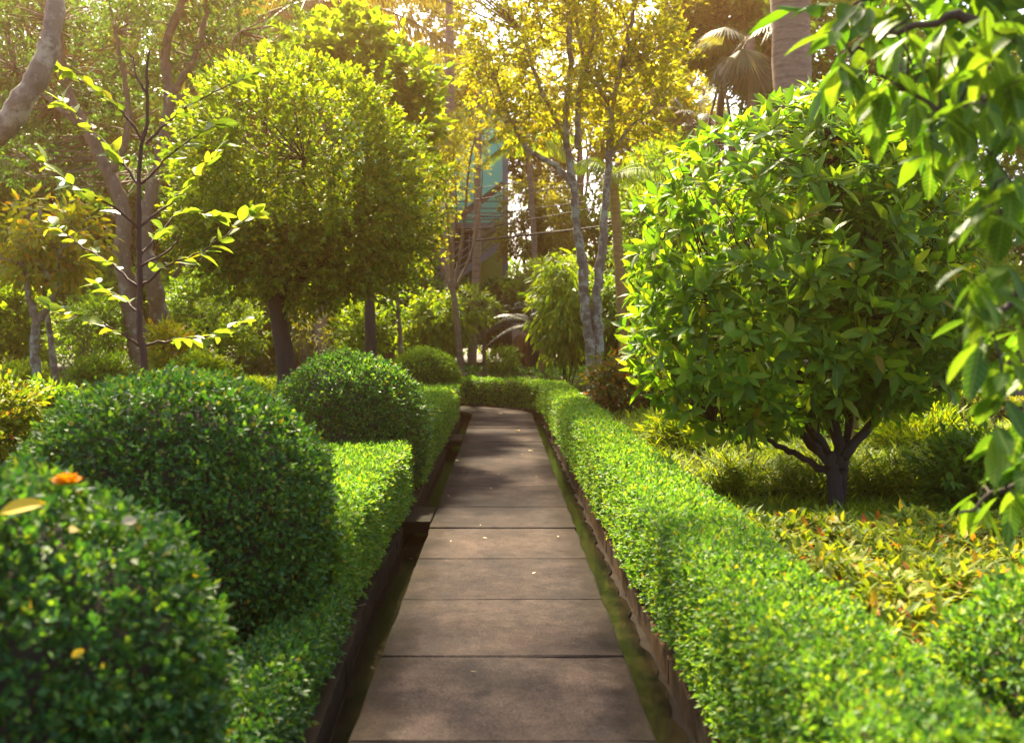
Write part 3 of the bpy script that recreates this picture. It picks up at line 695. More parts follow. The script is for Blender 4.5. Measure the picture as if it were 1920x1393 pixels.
for b in blobs:
    n = int(440*b[3]*b[5]); d = rdir(n); rr = np.where(rng.random(n) < .72, rng.uniform(.9, 1.03, n), rng.uniform(.45, .9, n)) + .08*bumps(d*3.5, n)
    tips.append(A(b[:3])+d*A(b[3:6])*rr[:, None]); tdir.append(nrm(d*.9+A([0, 0, .35])+rng.normal(size=(n, 3))*.35))
tips = np.concatenate(tips); tdir = np.concatenate(tdir)
for c in tips[::3]:
    a = sk[np.argmin(np.linalg.norm(sk-c, axis=1)+.7*np.maximum(sk[:, 2]-c[2]+.1, 0))]; tm.tube([a, (a+c)/2+rng.normal(size=3)*.06, c], [.009, .006, .003], 4, False)
P, D, N = whorl_pd(tips, tdir, 6, 30, 74, -.02); n = len(P); S = rng.uniform(.6, 1.2, n)
sun_dir = A(tosun)
vis = (A([0, 0, H])-P); dist = np.linalg.norm(vis, axis=1); out = nrm(P-A([2.6, 8.8, 2.2])); face = (out*nrm(vis)).sum(1)+.12*rng.normal(size=n)
order = np.argsort(-(face+.15*S-.0*dist)); top = order[:300]; rest = order[300:]
lm = [big_leaf('bush_leaf', .185, .068, b, M['bushv'], .13, c) for b, c in ((.12, .0), (.25, .05), (.35, -.05), (.05, .06))]
obj('trunk', tm, M['bark_dark'], root); leaf_parts(root, P[top], D[top], N[top], S[top]*1.08, lm)
mb = MB(); mb.add(*leaf_arrays(P[rest], D[rest], N[rest], .18*S[rest], .066*S[rest], T_8, .18)); obj('foliage', mb, M['bush'], root, 'stuff')

# --- the branch that hangs in from the side, leaves close to the camera
root = thing('overhanging_tree', 'overhanging tree with broad drooping leaves close to the camera', 'tree', (2.75, 3.3, g1(2.75, 3.3)))
tm = MB(); trunk = limb(tm, [(2.75, 3.3, -.1), (2.72, 3.3, 1.0), (2.65, 3.35, 2.2), (2.5, 3.4, 3.3), (2.3, 3.5, 4.3)], .11, .05, 9, .01); sk = [trunk]
for pts in [[(2.66, 3.35, 2.1), at(1880, 60, 3.3), at(1760, 40, 3.3), at(1650, 70, 3.4), at(1590, 110, 3.4)], [(2.68, 3.3, 1.9), at(1900, 200, 3.2), at(1800, 220, 3.1), at(1700, 170, 3.2)], [(2.68, 3.3, 1.7), at(1960, 350, 3.1), at(1880, 400, 3.0), at(1810, 430, 3.0)],
            [(2.7, 3.3, 1.4), at(1980, 560, 3.0), at(1900, 570, 3.0), at(1830, 590, 2.9)], [(2.72, 3.3, 1.1), at(2000, 720, 3.0), at(1920, 760, 3.0), at(1850, 760, 3.0)], [(2.73, 3.3, .8), at(2000, 900, 3.1), at(1920, 900, 3.1), at(1800, 960, 3.1)], [(2.6, 3.4, 2.6), at(1880, -40, 3.5), at(1740, -30, 3.6), at(1600, 10, 3.6)]]:
    sk.append(limb(tm, pts, .022, .005, 6, .006))
sk = np.concatenate(sk[1:])
cl = [(1545, 85), (1590, 40), (1570, 150), (1620, 90), (1640, 180), (1690, 60), (1680, 130), (1700, 220), (1640, 250), (1740, 150), (1760, 60), (1760, 240), (1800, 110), (1830, 40), (1850, 140), (1890, 70), (1900, 170), (1680, 15),
      (1830, 215), (1890, 260), (1790, 260), (1905, 350), (1850, 330), (1880, 440), (1810, 425), (1860, 520), (1905, 560), (1825, 600), (1880, 650), (1910, 720), (1860, 700), (1900, 800), (1865, 770), (1860, 860), (1905, 880), (1875, 950), (1800, 975), (1910, 960), (1785, 315), (1830, 300), (1745, 330), (1790, 530), (1845, 550), (1775, 610), (1815, 670), (1840, 420)]
P = []; D = []; N = []
for (px, py) in cl:
    Yc = 3.15+rng.uniform(-.35, .3)-(.15 if px > 1780 else 0); c = at(px+rng.uniform(-8, 8)+(28 if py > 400 else 12), py-20, Yc); a = sk[np.argmin(np.linalg.norm(sk-c, axis=1))]
    cv = curve_pts([a, (a+c)/2+rng.normal(size=3)*.02+A([0, 0, .03]), c], 8); tm.tube(cv, np.linspace(.005, .0025, len(cv)), 5, False)
    for q in range(6):
        P.append(cv[-1-q % 5]+rng.normal(size=3)*.012); an = rng.uniform(0, 6.28)
        D.append([math.cos(an)*.55-.12, math.sin(an)*.55, rng.uniform(-.9, -.05)]); N.append([math.cos(an)*.75, math.sin(an)*.75, .75])
P, D, N = A(P), A(D), A(N)+rng.normal(size=(len(P), 3))*.2; n = len(P)
lm = [big_leaf('drooping_leaf', .145, .058, b, M['overv'], .12, c) for b, c in ((.12, .0), (.3, .06), (.22, -.06), (.02, .0))]
obj('trunk', tm, M['twig'], root); leaf_parts(root, P, D, N, rng.uniform(.65, 1.12, n), lm)
fm, cc = foliage([blob(1800, 30, 190, 100, 3.9, .3), blob(1980, 250, 50, 200, 3.7, .2), (2.3, 4.6, 4.0, 1.2, .8, .45), (2.4, 3.4, 4.0, 1.3, 1.2,   .7)], 115, .3, 7, 6, .16, .065, T=T_8, upb=.3, droop=.5); obj('crown', fm, M['over'], root, 'stuff')  # last two blobs stand out of view, added to shade the leaves below

# --- tree whose bare limb leans in at the upper corner; its crown stands above the picture and is spread to dapple the path and dim the nearest bush and hedge
xb = A([-4.3, 6.2]); root = thing('leaning_tree', 'smooth pale bare limb leaning in across the upper corner', 'tree', (*xb, g1(*xb)))
tm = MB(); l1 = limb(tm, [(-4.3, 6.2, 0), (-4.2, 6.2, 1.2), (-3.85, 6.15, 2.2), at(-60, 290, 6.1), at(0, 245, 6.1), at(45, 185, 6.1), at(80, 120, 6.15), at(97, 60, 6.2), at(105, 0, 6.3), at(112, -90, 6.6), (-2.4, 7.4, 5.0), (-2.2, 8.3, 5.9)], .095, .04, 10, .004)
up = [limb(tm, p, .045, .012, 6, .01) for p in ([(-2.6, 7.0, 4.6), (-2.9, 8.4, 5.5), (-3.3, 9.6, 6.2)], [(-2.4, 7.4, 5.0), (-1.6, 8.6, 5.7), (-1.0, 9.8, 6.2)], [(-2.3, 8, 5.6), (-2.2, 9.2, 6.4), (-2.2, 10.3, 6.8)], [(-1.0, 9.8, 6.2), (-.2, 10.4, 6.7), (.4, 10.9, 7.0)], [(-2.6, 7.0, 4.6), (-2.9, 6.7, 5.4), (-3.0, 6.4, 6.0)], [(-2.4, 7.4, 5.0), (-1.2, 7.2, 5.8), (-.3, 7.0, 6.2)])]
fm, cc = foliage([(-2.6, 8.6, 6.2, 1.6, 1.5, .65), (-1.3, 9.3, 6.4, 1.4, 1.3, .6), (-3.6, 9.4, 6.6, 1.3, 1.3, .7), (-2.2, 10.4, 6.9, 1.6, 1.2, .6), (.2, 10.6, 6.9, 1.5, 1.2, .5), (-2.9, 6.6, 6.1, 1.4, 1.2, .45), (-.3, 7.0, 6.3, 1.2, 1.0, .4)], 120, .34, 8, 6, .13, .06, T=T_R, upb=.8)
connect(tm, np.concatenate(up+[l1[-12:]]), cc, .012); obj('trunk', tm, M['bark_smooth'], root); obj('crown', fm, M['mid'], root, 'stuff')

# --- palms
def frond_arrays(p0, d, ln, sag, nl, ll, lw, vee=.5, hang=.6):
    d = nrm(A(d, float)); t = np.linspace(0, 1, 14)[:, None]; cv = A(p0)+d*ln*t+A([0, 0, -1.])*sag*ln*t**2.2
    tn = nrm(np.gradient(cv, axis=0)); u = np.linspace(.08, .995, nl); q = np.stack([np.interp(u, t[:, 0], cv[:, i]) for i in range(3)], 1); qt = nrm(np.stack([np.interp(u, t[:, 0], tn[:, i]) for i in range(3)], 1))
    sd = nrm(np.cross(qt, A([0, 0, 1.])+rng.normal(size=3)*.1)); V = MB()
    for s_ in (-1, 1):
        dd = qt*.55+sd*s_*.8+A([0, 0, -hang])+rng.normal(size=(nl, 3))*.08; nn = A([0, 0, 1.])+sd*s_*vee*.5
        l = ll*np.sin(np.clip(u*.9+.14, 0, 1)*math.pi)**.6*rng.uniform(.85, 1.1, nl); V.add(*leaf_arrays(q, dd, nn, l, lw, T_B, .25))
    V.tube(cv, np.linspace(.035, .006, 14)*ln/3.5, 4, False); return V
def palm(name, label, foot, top, r0, r1, Y, nf, ln, mat, bark, el=(-20, 70), az=None, nl=46, ll=.55, lw=.035, hang=.6, sag=.5, cat='palm tree'):
    x, y = at(foot[0], 0, Y)[:2]; z = g1(x, y); root = thing(name, label, cat, (x, y, z)); tp = at(*top, Y)
    tm = MB(); b = A([x, y, z-.05]); limb(tm, [b, b*.66+tp*.34+A([.06, 0, 0]), b*.33+tp*.67+A([.03, 0, 0]), tp], r0, r1, 12, .004); obj('trunk', tm, bark, root)
    for i in range(nf):
        a = az[i] if az else i/nf*2*math.pi*1.62+rng.uniform(-.2, .2); e = math.radians(rng.uniform(*el))
        obj('frond', frond_arrays(tp, (math.cos(a)*math.cos(e), math.sin(a)*math.cos(e), math.sin(e)), ln*rng.uniform(.85, 1.1), sag*rng.uniform(.8, 1.2), nl, ll, lw, .5, hang), mat, root)
    return root, tp
palm('coconut_palm', 'coconut palm with long drooping fronds above the round-headed tree', (600, 690), (596, 5), .16, .13, 25, 17, 4.0, M['frond'], M['bark_palm'], (-15, 55), None, 60, .85, .045, 1.1, .55)
palm('coconut_palm', 'tall palm whose pale stem rises between coconut palm and yellow crown', (838, 690), (842, -160), .15, .12, 29, 13, 3.8, M['frond'], M['bark_palm'], (-20, 50), None, 56, .8, .045, 1.0, .6)
palm('feather_palm', 'ringed palm stem in front of the teal wall stair', (884, 690), (898, 130), .135, .10, 30, 11, 2.2, M['olive'], M['bark_palm'], (-10, 60), None, 40, .5, .035, .7, .6)
palm('feather_palm', 'arching palm fronds beside the steel column of the teal building', (1010, 690), (990, 262), .10, .09, 32, 11, 2.0, M['lime'], M['bark_palm'], (-15, 60), None, 44, .55, .03, .8, .7)
palm('royal_palm', 'thick smooth tan palm trunk rising behind the glossy bush', (1485, 690), (1476, -330), .34, .30, 16, 10, 2.6, M['frond'], M['bark_palm'], (10, 60), None, 40, .6, .04, .7, .6)
palm('golden_palm', 'thin golden ringed palm stem beside the glossy bush', (1172, 690), (1150, 330), .13, .10, 22, 9, 1.5, M['lime'], M['bark_gold'], (0, 60), None, 30, .4, .03, .6, .6)

def fan_palm(name, label, foot, top, Y, n, r, mat, els=(-70, 50)):
    x, y = at(foot[0], 0, Y)[:2]; z = g1(x, y); root = thing(name, label, 'palm tree', (x, y, z)); tp = at(*top, Y); b = A([x, y, z-.05])
    tm = MB(); limb(tm, [b, (b+tp)/2+A([.05, 0, 0]), tp], .16, .12, 9, .005); obj('trunk', tm, M['bark_palm'], root)
    for i in range(n):
        a = i*2.4; e = math.radians(rng.uniform(*els)); d = A([math.cos(a)*math.cos(e), math.sin(a)*math.cos(e), math.sin(e)]); c = tp+d*r*.8; V = MB()
        V.tube([tp, tp+d*r*.4+A([0, 0, .03]), c], [.02, .016, .012], 4, False); s1 = nrm(np.cross(d, [0, 0, 1.])); up_ = np.cross(s1, d)
        th = np.linspace(-2.1, 2.1, 34); dd = np.cos(th)[:, None]*d+np.sin(th)[:, None]*s1+A([0, 0, -.35]); V.add(*leaf_arrays(np.repeat(c[None], 34, 0), dd, np.repeat(up_[None], 34, 0), r*rng.uniform(.85, 1.1, 34), r*.075, T_B, .35)); obj('frond', V, mat, root)
    return root
fan_palm('fan_palm', 'grey-green fan palm with hanging skirts beside the thick palm trunk', (1420, 690), (1405, 70), 24, 18, .95, M['greyfrond'], (-85, 40))
fan_palm('fan_palm', 'pale fan palm crown peeping over the bush against the white sky', (1290, 690), (1296, 225), 31, 14, .75, M['greyfrond'], (-30, 70))

# --- middle distance
tree('broad_leaved_tree', 'broad-leaved lime green tree with dark stem rising behind the round-headed crown', [([(695, 685), (694, 600), (692, 540), (690, 400), (690, 250), (680, 150)], .14, .05)], 20,
     [blob(650, 110, 90, 60, 20, 1), blob(740, 150, 60, 60, 20, .9), blob(590, 110, 60, 50, 20, .8), blob(760, 230, 50, 50, 20, .8)], M['lime'], M['bark_dark'], 90, .32, 8, 5, .20, .15, T=T_8, upb=.8)
tree('thin_pale_tree', 'thin pale forked stem in the shade between the two dark trunks', [([(752, 668), (749, 610), (745, 560), (742, 500)], .055, .03), ([(746, 590), (732, 560), (725, 530)], .03, .012)], 22, [blob(740, 500, 40, 30, 22, .5), blob(715, 560, 30, 25, 22, .5)], M['mid'], M['bark_grey'], 16, .22, 7, 5, .15, .06, T=T_8, droop=.4)
tree('feathery_conifer', 'dusky feathery evergreen behind the palm stem in the middle', [([(790, 690), (800, 500), (830, 300), (840, 100)], .2, .05)], 33, [blob(830, 180, 80, 80, 33, 1.6), blob(880, 230, 50, 70, 33, 1.2), blob(780, 260, 60, 100, 33, 1.4), blob(900, 150, 40, 50, 33, 1)], M['olive'], M['bark_dark'], 170, .4, 12, 7, .16, .045, upb=.3)
tree('drooping_tree', 'olive drooping-leaved tree right beside the teal building', [([(1000, 690), (1005, 560), (1010, 450), (1015, 370)], .13, .04), ([(1006, 520), (985, 440), (975, 380)], .06, .02)], 34, [blob(1000, 380, 55, 40, 34, 1), blob(985, 450, 45, 45, 34, 1), blob(1040, 420, 40, 60, 34, 1), blob(1045, 510, 30, 40, 34, .9)], M['olive'], M['bark_grey'], 130, .35, 9, 6, .16, .06, droop=.5)
tree('feathery_small_tree', 'small tree with feathery light leaves and slim trunk in front of the cycad', [([(1016, 695), (1016, 640), (1014, 590), (1006, 560)], .085, .06), ([(1013, 590), (1030, 550), (1045, 520)], .04, .015), ([(1010, 580), (990, 545), (975, 525)], .04, .015)], 27, [blob(1000, 520, 50, 25, 27, .9), blob(1040, 500, 45, 25, 27, .9), blob(980, 545, 35, 15, 27, .6)], M['lime'], M['bark_gold'], 46, .26, 9, 9, .085, .03, flat=.4, upb=.9)
tree('slim_small_tree', 'slim small tree with clustered leaves above the back hedge', [([(908, 700), (908, 650), (910, 610), (912, 590)], .055, .04), ([(911, 600), (925, 575), (945, 560)], .02, .01), ([(911, 605), (895, 575), (880, 560)], .02, .01)], 26, [blob(900, 572, 42, 24, 26, .7), blob(875, 600, 25, 20, 26, .5)], M['lime'], M['bark_grey'], 26, .22, 8, 6, .13, .05, T=T_8, droop=.3)

def shrub(name, label, px, py, rx, rz, Y, mat, nclump, cr, ntw, k, L, W, T=T_R, stems=6, cat='shrub', stem_mat='twig', **kw):
    b = base(px, Y); c = at(px, py, Y); sc_ = Y/F; root = thing(name, label, cat, b); tm = MB(); sk = []
    for i in range(stems):
        e = c+rng.normal(size=3)*A([rx*sc_*.45, rx*sc_*.3, rz*sc_*.4]); s0 = b+A([rng.normal()*.08, rng.normal()*.08, -.04]); sk.append(limb(tm, [s0, (s0+e)/2+rng.normal(size=3)*.08, e], .022, .007, 5, .01))
    fm, cc = foliage([(*c, rx*sc_, (rx+rz)/2*sc_, rz*sc_)], nclump, cr, ntw, k, L, W, T, **kw); connect(tm, np.concatenate(sk), cc, .008, .6)
    obj('stem', tm, M[stem_mat], root); obj('foliage', fm, mat, root, 'stuff'); return root

shrub('weeping_fig', 'weeping pale-leaved shrub mound just behind the farthest round bush', 815, 620, 52, 72, 25.5, M['lime'], 120, .22, 9, 5, .15, .085, T=T_8, droop=.9, upb=.35)
shrub('round_shrub', 'small rounded golden-green shrub in front of the elephant statue', 943, 680, 30, 28, 27.5, M['mid'], 50, .14, 10, 6, .07, .03)
shrub('long_leaved_shrub', 'bright shrub with long hanging leaves immediately behind the twin trunks', 1062, 575, 42, 85, 23.5, M['lime'], 100, .24, 7, 5, .22, .06, T=T_8, droop=.9, upb=.3)
shrub('long_leaved_shrub', 'green shrub between the twin trunks and the golden palm stem', 1148, 590, 32, 85, 23, M['mid'], 70, .24, 8, 5, .18, .06, T=T_8, droop=.6)
shrub('red_tipped_shrub', 'low red-tipped shrub at the foot of the twin trunks', 1180, 722, 62, 55, 15.5, M['redleaf'], 80, .16, 9, 5, .10, .042, T=T_8)
shrub('climber_mound', 'tall mound of small-leaved climbers left of the glossy bush', 1225, 430, 80, 150, 26, M['mid'], 240, .3, 10, 6, .10, .055)
shrub('climber_mound', 'sunlit hedge-like mound of trees beneath the pale fan palm', 1260, 320, 70, 60, 30, M['lime'], 120, .32, 9, 6, .13, .06)
shrub('climber_mound', 'leafy shrub mass filling the gap below the climber mound', 1200, 600, 60, 80, 24, M['mid'], 110, .26, 9, 6, .12, .055)
shrub('leafy_shrub', 'bright fine-leaved shrub in front of the dark slim trunk', 675, 625, 42, 52, 21.5, M['lime'], 80, .2, 9, 5, .12, .05, T=T_8, flat=.5)
shrub('leafy_shrub', 'yellow-green shrub behind the lichen-stemmed trees', 25, 620, 60, 75, 21, M['lime'], 110, .26, 8, 6, .15, .07, T=T_8)
shrub('leafy_shrub', 'airy small-leaved bush between the pale stems and the red sapling stem', 175, 625, 65, 68, 19, M['mid'], 130, .24, 10, 6, .065, .032, stems=12, stem_mat='twig_pale')
shrub('leafy_shrub', 'rounded olive-green shrub right of the crooked stems', 375, 570, 58, 58, 21, M['mid'], 120, .26, 10, 6, .085, .04)
shrub('croton_shrub', 'upright yellow croton shrub at the base of the crooked tree', 318, 655, 24, 38, 15.5, M['yellowing'], 34, .13, 8, 5, .12, .035, T=T_8)
tree('feathery_small_tree', 'small flat-topped feathery tree with pale stem left of the dark trunk', [([(413, 705), (413, 660), (412, 625), (405, 600)], .05, .035), ([(412, 640), (440, 600), (460, 575)], .02, .01), ([(412, 635), (385, 600), (370, 580)], .02, .01)], 17, [blob(430, 580, 60, 20, 17, .7), blob(390, 625, 50, 18, 17, .6), blob(470, 620, 40, 30, 17, .5), blob(450, 650, 40, 15, 17, .5)], M['lime'], M['bark_grey'], 70, .2, 9, 8, .075, .032, flat=.35, upb=.95)
shrub('twiggy_shrub', 'straggling bare-twigged shrub right of the dark trunk', 590, 625, 38, 45, 17.5, M['olive'], 30, .2, 5, 4, .07, .03, stems=16, stem_mat='twig_pale')

# cycad, spiky clumps
def rosette(name, label, px, Y, n, ln, mat, z=.0, el=(10, 60), nl=40, ll=.16, lw=.014, sag=.4, cat='plant', trunk=0.):
    b = base(px, Y); root = thing(name, label, cat, b); tp = b+A([0, 0, trunk+z])
    if trunk: tm = MB(); limb(tm, [b-A([0, 0, .05]), b+A([.02, 0, trunk*.5]), tp], .2, .16, 10, .01); obj('trunk', tm, M['bark_dark'], root)
    for i in range(n):
        a = i*2.4+rng.uniform(-.2, .2); e = math.radians(rng.uniform(*el)); obj('frond', frond_arrays(tp, (math.cos(a)*math.cos(e), math.sin(a)*math.cos(e), math.sin(e)), ln*rng.uniform(.85, 1.1), sag, nl, ll, lw, .4, .2), mat, root)
    return root
rosette('cycad', 'dark blue-green cycad with arching fronds over the statue', 1000, 29.5, 22, 1.9, M['cycad'], .1, (0, 65), 54, .22, .016, .55, 'plant', 1.35)
rosette('cycad', 'second dark cycad standing in the shade behind the feathery small tree', 950, 31, 18, 1.7, M['cycad'], .1, (0, 60), 50, .22, .016, .5, 'plant', 1.3)
def spiky(name, label, px, Y, n, ln, lw, mat, el=(25, 85), cat='plant', bend=.35):
    b = base(px, Y); root = thing(name, label, cat, b); a = rng.uniform(0, 6.28, n); e = np.radians(rng.uniform(*el, n)); d = np.stack([np.cos(a)*np.cos(e), np.sin(a)*np.cos(e), np.sin(e)], 1)
    mb = MB(); mb.add(*leaf_arrays(np.repeat(b[None], n, 0)+rng.normal(size=(n, 3))*A([.05, .05, .0]), d, A([0, 0, 1.])+d*.1+rng.normal(size=(n, 3))*.1, ln*rng.uniform(.7, 1.1, n), lw, T_B, bend)); obj('blades', mb, mat, root, 'stuff'); return root
spiky('spiky_clump', 'spiky yellow-green strap-leaved clump beside the dark trunk', 500, 13.2, 90, .85, .03, M['lime'])
spiky('spiky_clump', 'dark strap-leaved clump below the weeping shrub', 780, 23.5, 60, .8, .04, M['dark'])
spiky('spiky_clump', 'broad-leaved green clump just right of the feathery small tree trunk', 1060, 25.8, 50, .9, .07, M['mid'])
spiky('spiky_clump', 'small fern-like clump behind the big round bush', 118, 12, 40, .45, .09, M['mid'], (15, 60))

# low things on the raised bed at the left
for p, r, sd, lab in (((432, 706, 13.5), (.24, .2, .12), 3, 'dark grey rock peeping over the big round bush'), ((330, 682, 16.2), (.16, .16, .2), 5, 'brown cut stump beside the crooked tree')):
    c = at(*p); c[2] = g1(c[0], c[1])+r[2]*.55; mb = MB(); mb.ball((0, 0, 0), r, 18, 12, .28, sd); o = obj('rock' if sd == 3 else 'tree_stump', mb, M['rock'] if sd == 3 else M['bark_grey'], None, None, False); o.location = c; tag(o, lab, 'rock' if sd == 3 else 'stump')
def clipped_block(name, label, a, b, ht, wd, mat, L, cat='hedge'):
    a, b = A(a, float), A(b, float); ln = np.linalg.norm(b-a); d = (b-a)/ln; nn_ = A([-d[1], d[0]]); c = (a+b)/2; z = g1(*c); root = thing(name, label, cat, (*c, z)); R = np.stack([A([*d, 0]), A([*nn_, 0]), A([0, 0, 1.])], 1)
    mb = MB(); mb.box((*c, z+ht/2-.03), (ln-.1, wd-.1, ht-.06), R); obj('branch_core', mb, M['twig'], root)
    n = int((ln*wd+2*ln*ht)/(L*L*.32)*1.5); q = rng.uniform(-.5, .5, (n, 3)); fc = rng.integers(0, 3, n); N = np.zeros((n, 3))
    for i in range(3):
        m = fc == i; ax, sg_ = ((2, 1), (1, -1), (1, 1))[i]; q[m, ax] = .5*sg_; N[m, ax] = sg_
    P = (q*A([ln, wd, ht])+N*rng.uniform(-.06, .02, (n, 1)))@R.T+A([*c, z+ht/2]); N = N@R.T
    mb = MB(); mb.add(*leaf_arrays(P, N*.5+rng.normal(size=(n, 3))*.7, N*.7+A([0, 0, .3])+rng.normal(size=(n, 3))*.5, L, L*.6, T_R)); obj('foliage', mb, mat, root, 'stuff'); return root
clipped_block('low_hedge', 'distant low dark hedge strip left of the dark trunk', at(355, 0, 21)[:2], at(475, 0, 20)[:2], .42, .6, M['hedge'], .05)
clipped_block('low_hedge', 'far brownish-green hedge block behind the fine bamboo bed', (6.2, 13.6), (9.5, 14.2), .72, .9, M['olive'], .04)

def patch(name, label, cat, xr, yr, n, k, ln, lw, mat, hgt=.0, el=(25, 80), T=T_B, bend=.4, mask=None, whorl=False):
    x = rng.uniform(*xr, n); y = rng.uniform(*yr, n)
    m = np.ones(n, bool) if mask is None else mask(x, y); x, y = x[m], y[m]; n = len(x); z = gz(x, y); P0 = np.stack([x, y, z], 1)
    a = rng.uniform(0, 6.28, (n, k)); e = np.radians(rng.uniform(*el, (n, k))); d = np.stack([np.cos(a)*np.cos(e), np.sin(a)*np.cos(e), np.sin(e)], -1).reshape(-1, 3)
    hh = hgt*(1+.35*bumps(P0*1.9, 4)); P = np.repeat(P0+np.c_[np.zeros(n), np.zeros(n), hh*rng.uniform(.45, 1.1, n)], k, 0)+rng.normal(size=(n*k, 3))*A([.02, .02, .01])
    s = rng.uniform(.6, 1.2, n*k); mb = MB(); mb.add(*leaf_arrays(P, d, A([0, 0, 1.])+rng.normal(size=(n*k, 3))*.25, ln*s, lw*s, T, bend)); o = obj(name, mb, mat, None, 'stuff'); return tag(o, label, cat)
patch('lawn_grass', 'yellow-green tufted grass on the raised bed behind the round bushes', 'grass', (-13, -2.7), (8, 23.5), 11000, 8, .26, .017, M['grass'], .02, mask=lambda x, y: x < -2.4-.25*np.sin(y))
patch('fine_bamboo', 'tall yellow-green fine-leaved ground cover behind the glossy bush', 'ground cover', (1.45, 7.5), (8.9, 15), 14500, 9, .19, .017, M['fine'], .42, (-15, 70))
patch('fine_bamboo', 'short fine-leaved ground cover round the foot of the glossy bush', 'ground cover', (1.45, 5.2), (5.9, 8.95), 6500, 9, .15, .016, M['fine'], .13, (-10, 75))
patch('ixora_bed', 'bronze-tipped leafy ground cover between the hedge and the glossy bush', 'ground cover', (1.40, 4.6), (3.2, 6.3), 8000, 8, .080, .028, M['ixora'], .46, (-10, 75), T_8, .25)
patch('bed_undergrowth', 'low dark leafy undergrowth behind the back hedge', 'undergrowth', (-9, 9), (25.0, 34), 5000, 7, .2, .07, M['dark'], .12, (0, 70), T_R, .2)
patch('bed_undergrowth', 'mixed weedy undergrowth among shrubs on the raised bed', 'undergrowth', (-14, -3), (17, 26), 3500, 7, .16, .06, M['lime'], .12, (0, 70), T_R, .2)
patch('red_flower_bed', 'patch of small red flowers behind the big round bush', 'flowers', (-7.6, -6.0), (15.5, 18), 380, 5, .07, .05, M['redflower'], .16, (0, 70), T_R, .1)

# ------------------------------------------------------------------ buildings, statues, wires far behind
YW = 37.5
def pw(px, py, y=YW): return at(px, py, y)
root = thing('teal_building', 'teal painted building with an outside steel stair behind the trees', 'building', base(900, YW))
def slabpart(name, x0, x1, y0, y1, mat, yf, depth=.3, par=None):
    a, b = pw(x0, y1, yf), pw(x1, y0, yf); mb = MB(); mb.box(((a[0]+b[0])/2, yf+depth/2, (a[2]+b[2])/2), (b[0]-a[0], depth, b[2]-a[2])); return obj(name, mb, mat, par or root, None, False)
slabpart('upper_wall', 560, 944, 120, 418, M['teal'], 38.2, 4.0); slabpart('lower_wall', 898, 944, 424, 600, M['olivewall'], 39.0, 3.0); slabpart('back_wall', 560, 896, 424, 640, M['roof_and_shade'], 40.2, 2.0); slabpart('floor_slab', 560, 952, 418, 428, M['pillar'], 38.15, 3.8)
slabpart('column', 942, 953, 120, 640, M['steel'], 37.2, .2); slabpart('column', 826, 850, 410, 640, M['pillar'], 37.6, .4); slabpart('door_frame', 890, 897, 470, 640, M['brownsteel'], 38.4, .15)
for (p, q, y) in (((800, 560), (948, 452), 37.0), ((800, 452), (948, 343), 37.4)):
    mb = MB(); mb.beam(pw(*p, y), pw(*q, y), .09, .24); o = obj('stair_stringer', mb, M['steel'] if y < 37.2 else M['brownsteel'], root, None, False)
    for k in range(12 if y < 37.2 else 0):
        t = (k+.5)/12; c = pw(p[0]+(q[0]-p[0])*t, p[1]+(q[1]-p[1])*t-3, y+.5); mb = MB(); mb.box(c, (.27, .9, .04)); obj('tread', mb, M['brownsteel'], root, None, False)
for k in range(4):
    mb = MB(); mb.beam(pw(800, 545-13*k, 36.95), pw(944, 441-13*k, 36.95), .04, .05); obj('hand_rail', mb, M['steel'], root, None, False)
for yy in (378, 391, 400, 407, 412):
    mb = MB(); mb.beam(pw(800, yy, 37.9), pw(942, yy, 37.9), .03, .035); obj('landing_rail', mb, M['brownsteel'], root, None, False)
for yy in (490, 500, 511, 524):
    mb = MB(); mb.beam(pw(780, yy, 37.3), pw(826, yy, 37.3), .05, .07); obj('gallery_rail', mb, M['steel'], root, None, False)
for px in (880, 905, 928):
    mb = MB(); mb.beam(pw(px, 488-(px-880)*.73, 36.95), pw(px, 440-(px-880)*.73, 36.95), .04, .04); obj('rail_post', mb, M['steel'], root, None, False)

root = thing('shaded_pavilion', 'dark open pavilion with grey pillar and blue post behind the crooked tree', 'building', base(250, 31))
for nm, x0, x1, y0, y1, m_, yf, dp in (('back_wall', 60, 480, 425, 640, 'roof_and_shade', 33, .3), ('roof', 40, 500, 395, 425, 'roof_and_shade', 29.6, 3.6), ('pillar', 298, 319, 425, 640, 'pillar', 30, .4), ('post', 160, 174, 380, 640, 'bluepaint', 30.2, .3), ('wall_panel', 180, 292, 520, 640, 'bluepaint', 31.5, .2)):
    slabpart(nm, x0, x1, y0, y1, M[m_], yf, dp)

wires = [((835, 362), (1033, 331), .011, 'uppermost thin power line'), ((780, 390), (1053, 350), .015, 'second power line from the top'), ((785, 420), (1063, 382), .015, 'third power line from the top'), ((831, 440), (1065, 398), .014, 'fourth power line, just above the thick cable'), ((785, 463), (1067, 431), .030, 'lowest and thickest power cable')]
for a, b, r, lab in wires:
    k = (b[1]-a[1])/(b[0]-a[0]); pts = []
    for px in np.linspace(480, 1560, 26):
        t = (px-1020)/540; pts.append(at(px, a[1]+k*(px-a[0])-14*(t*t-.15)*.6, 27.5))
    mb = MB(); mb.tube(pts, r, 6); tag(obj('power_line', mb, M['wire']), lab+' crossing in front of the teal wall', 'power line')

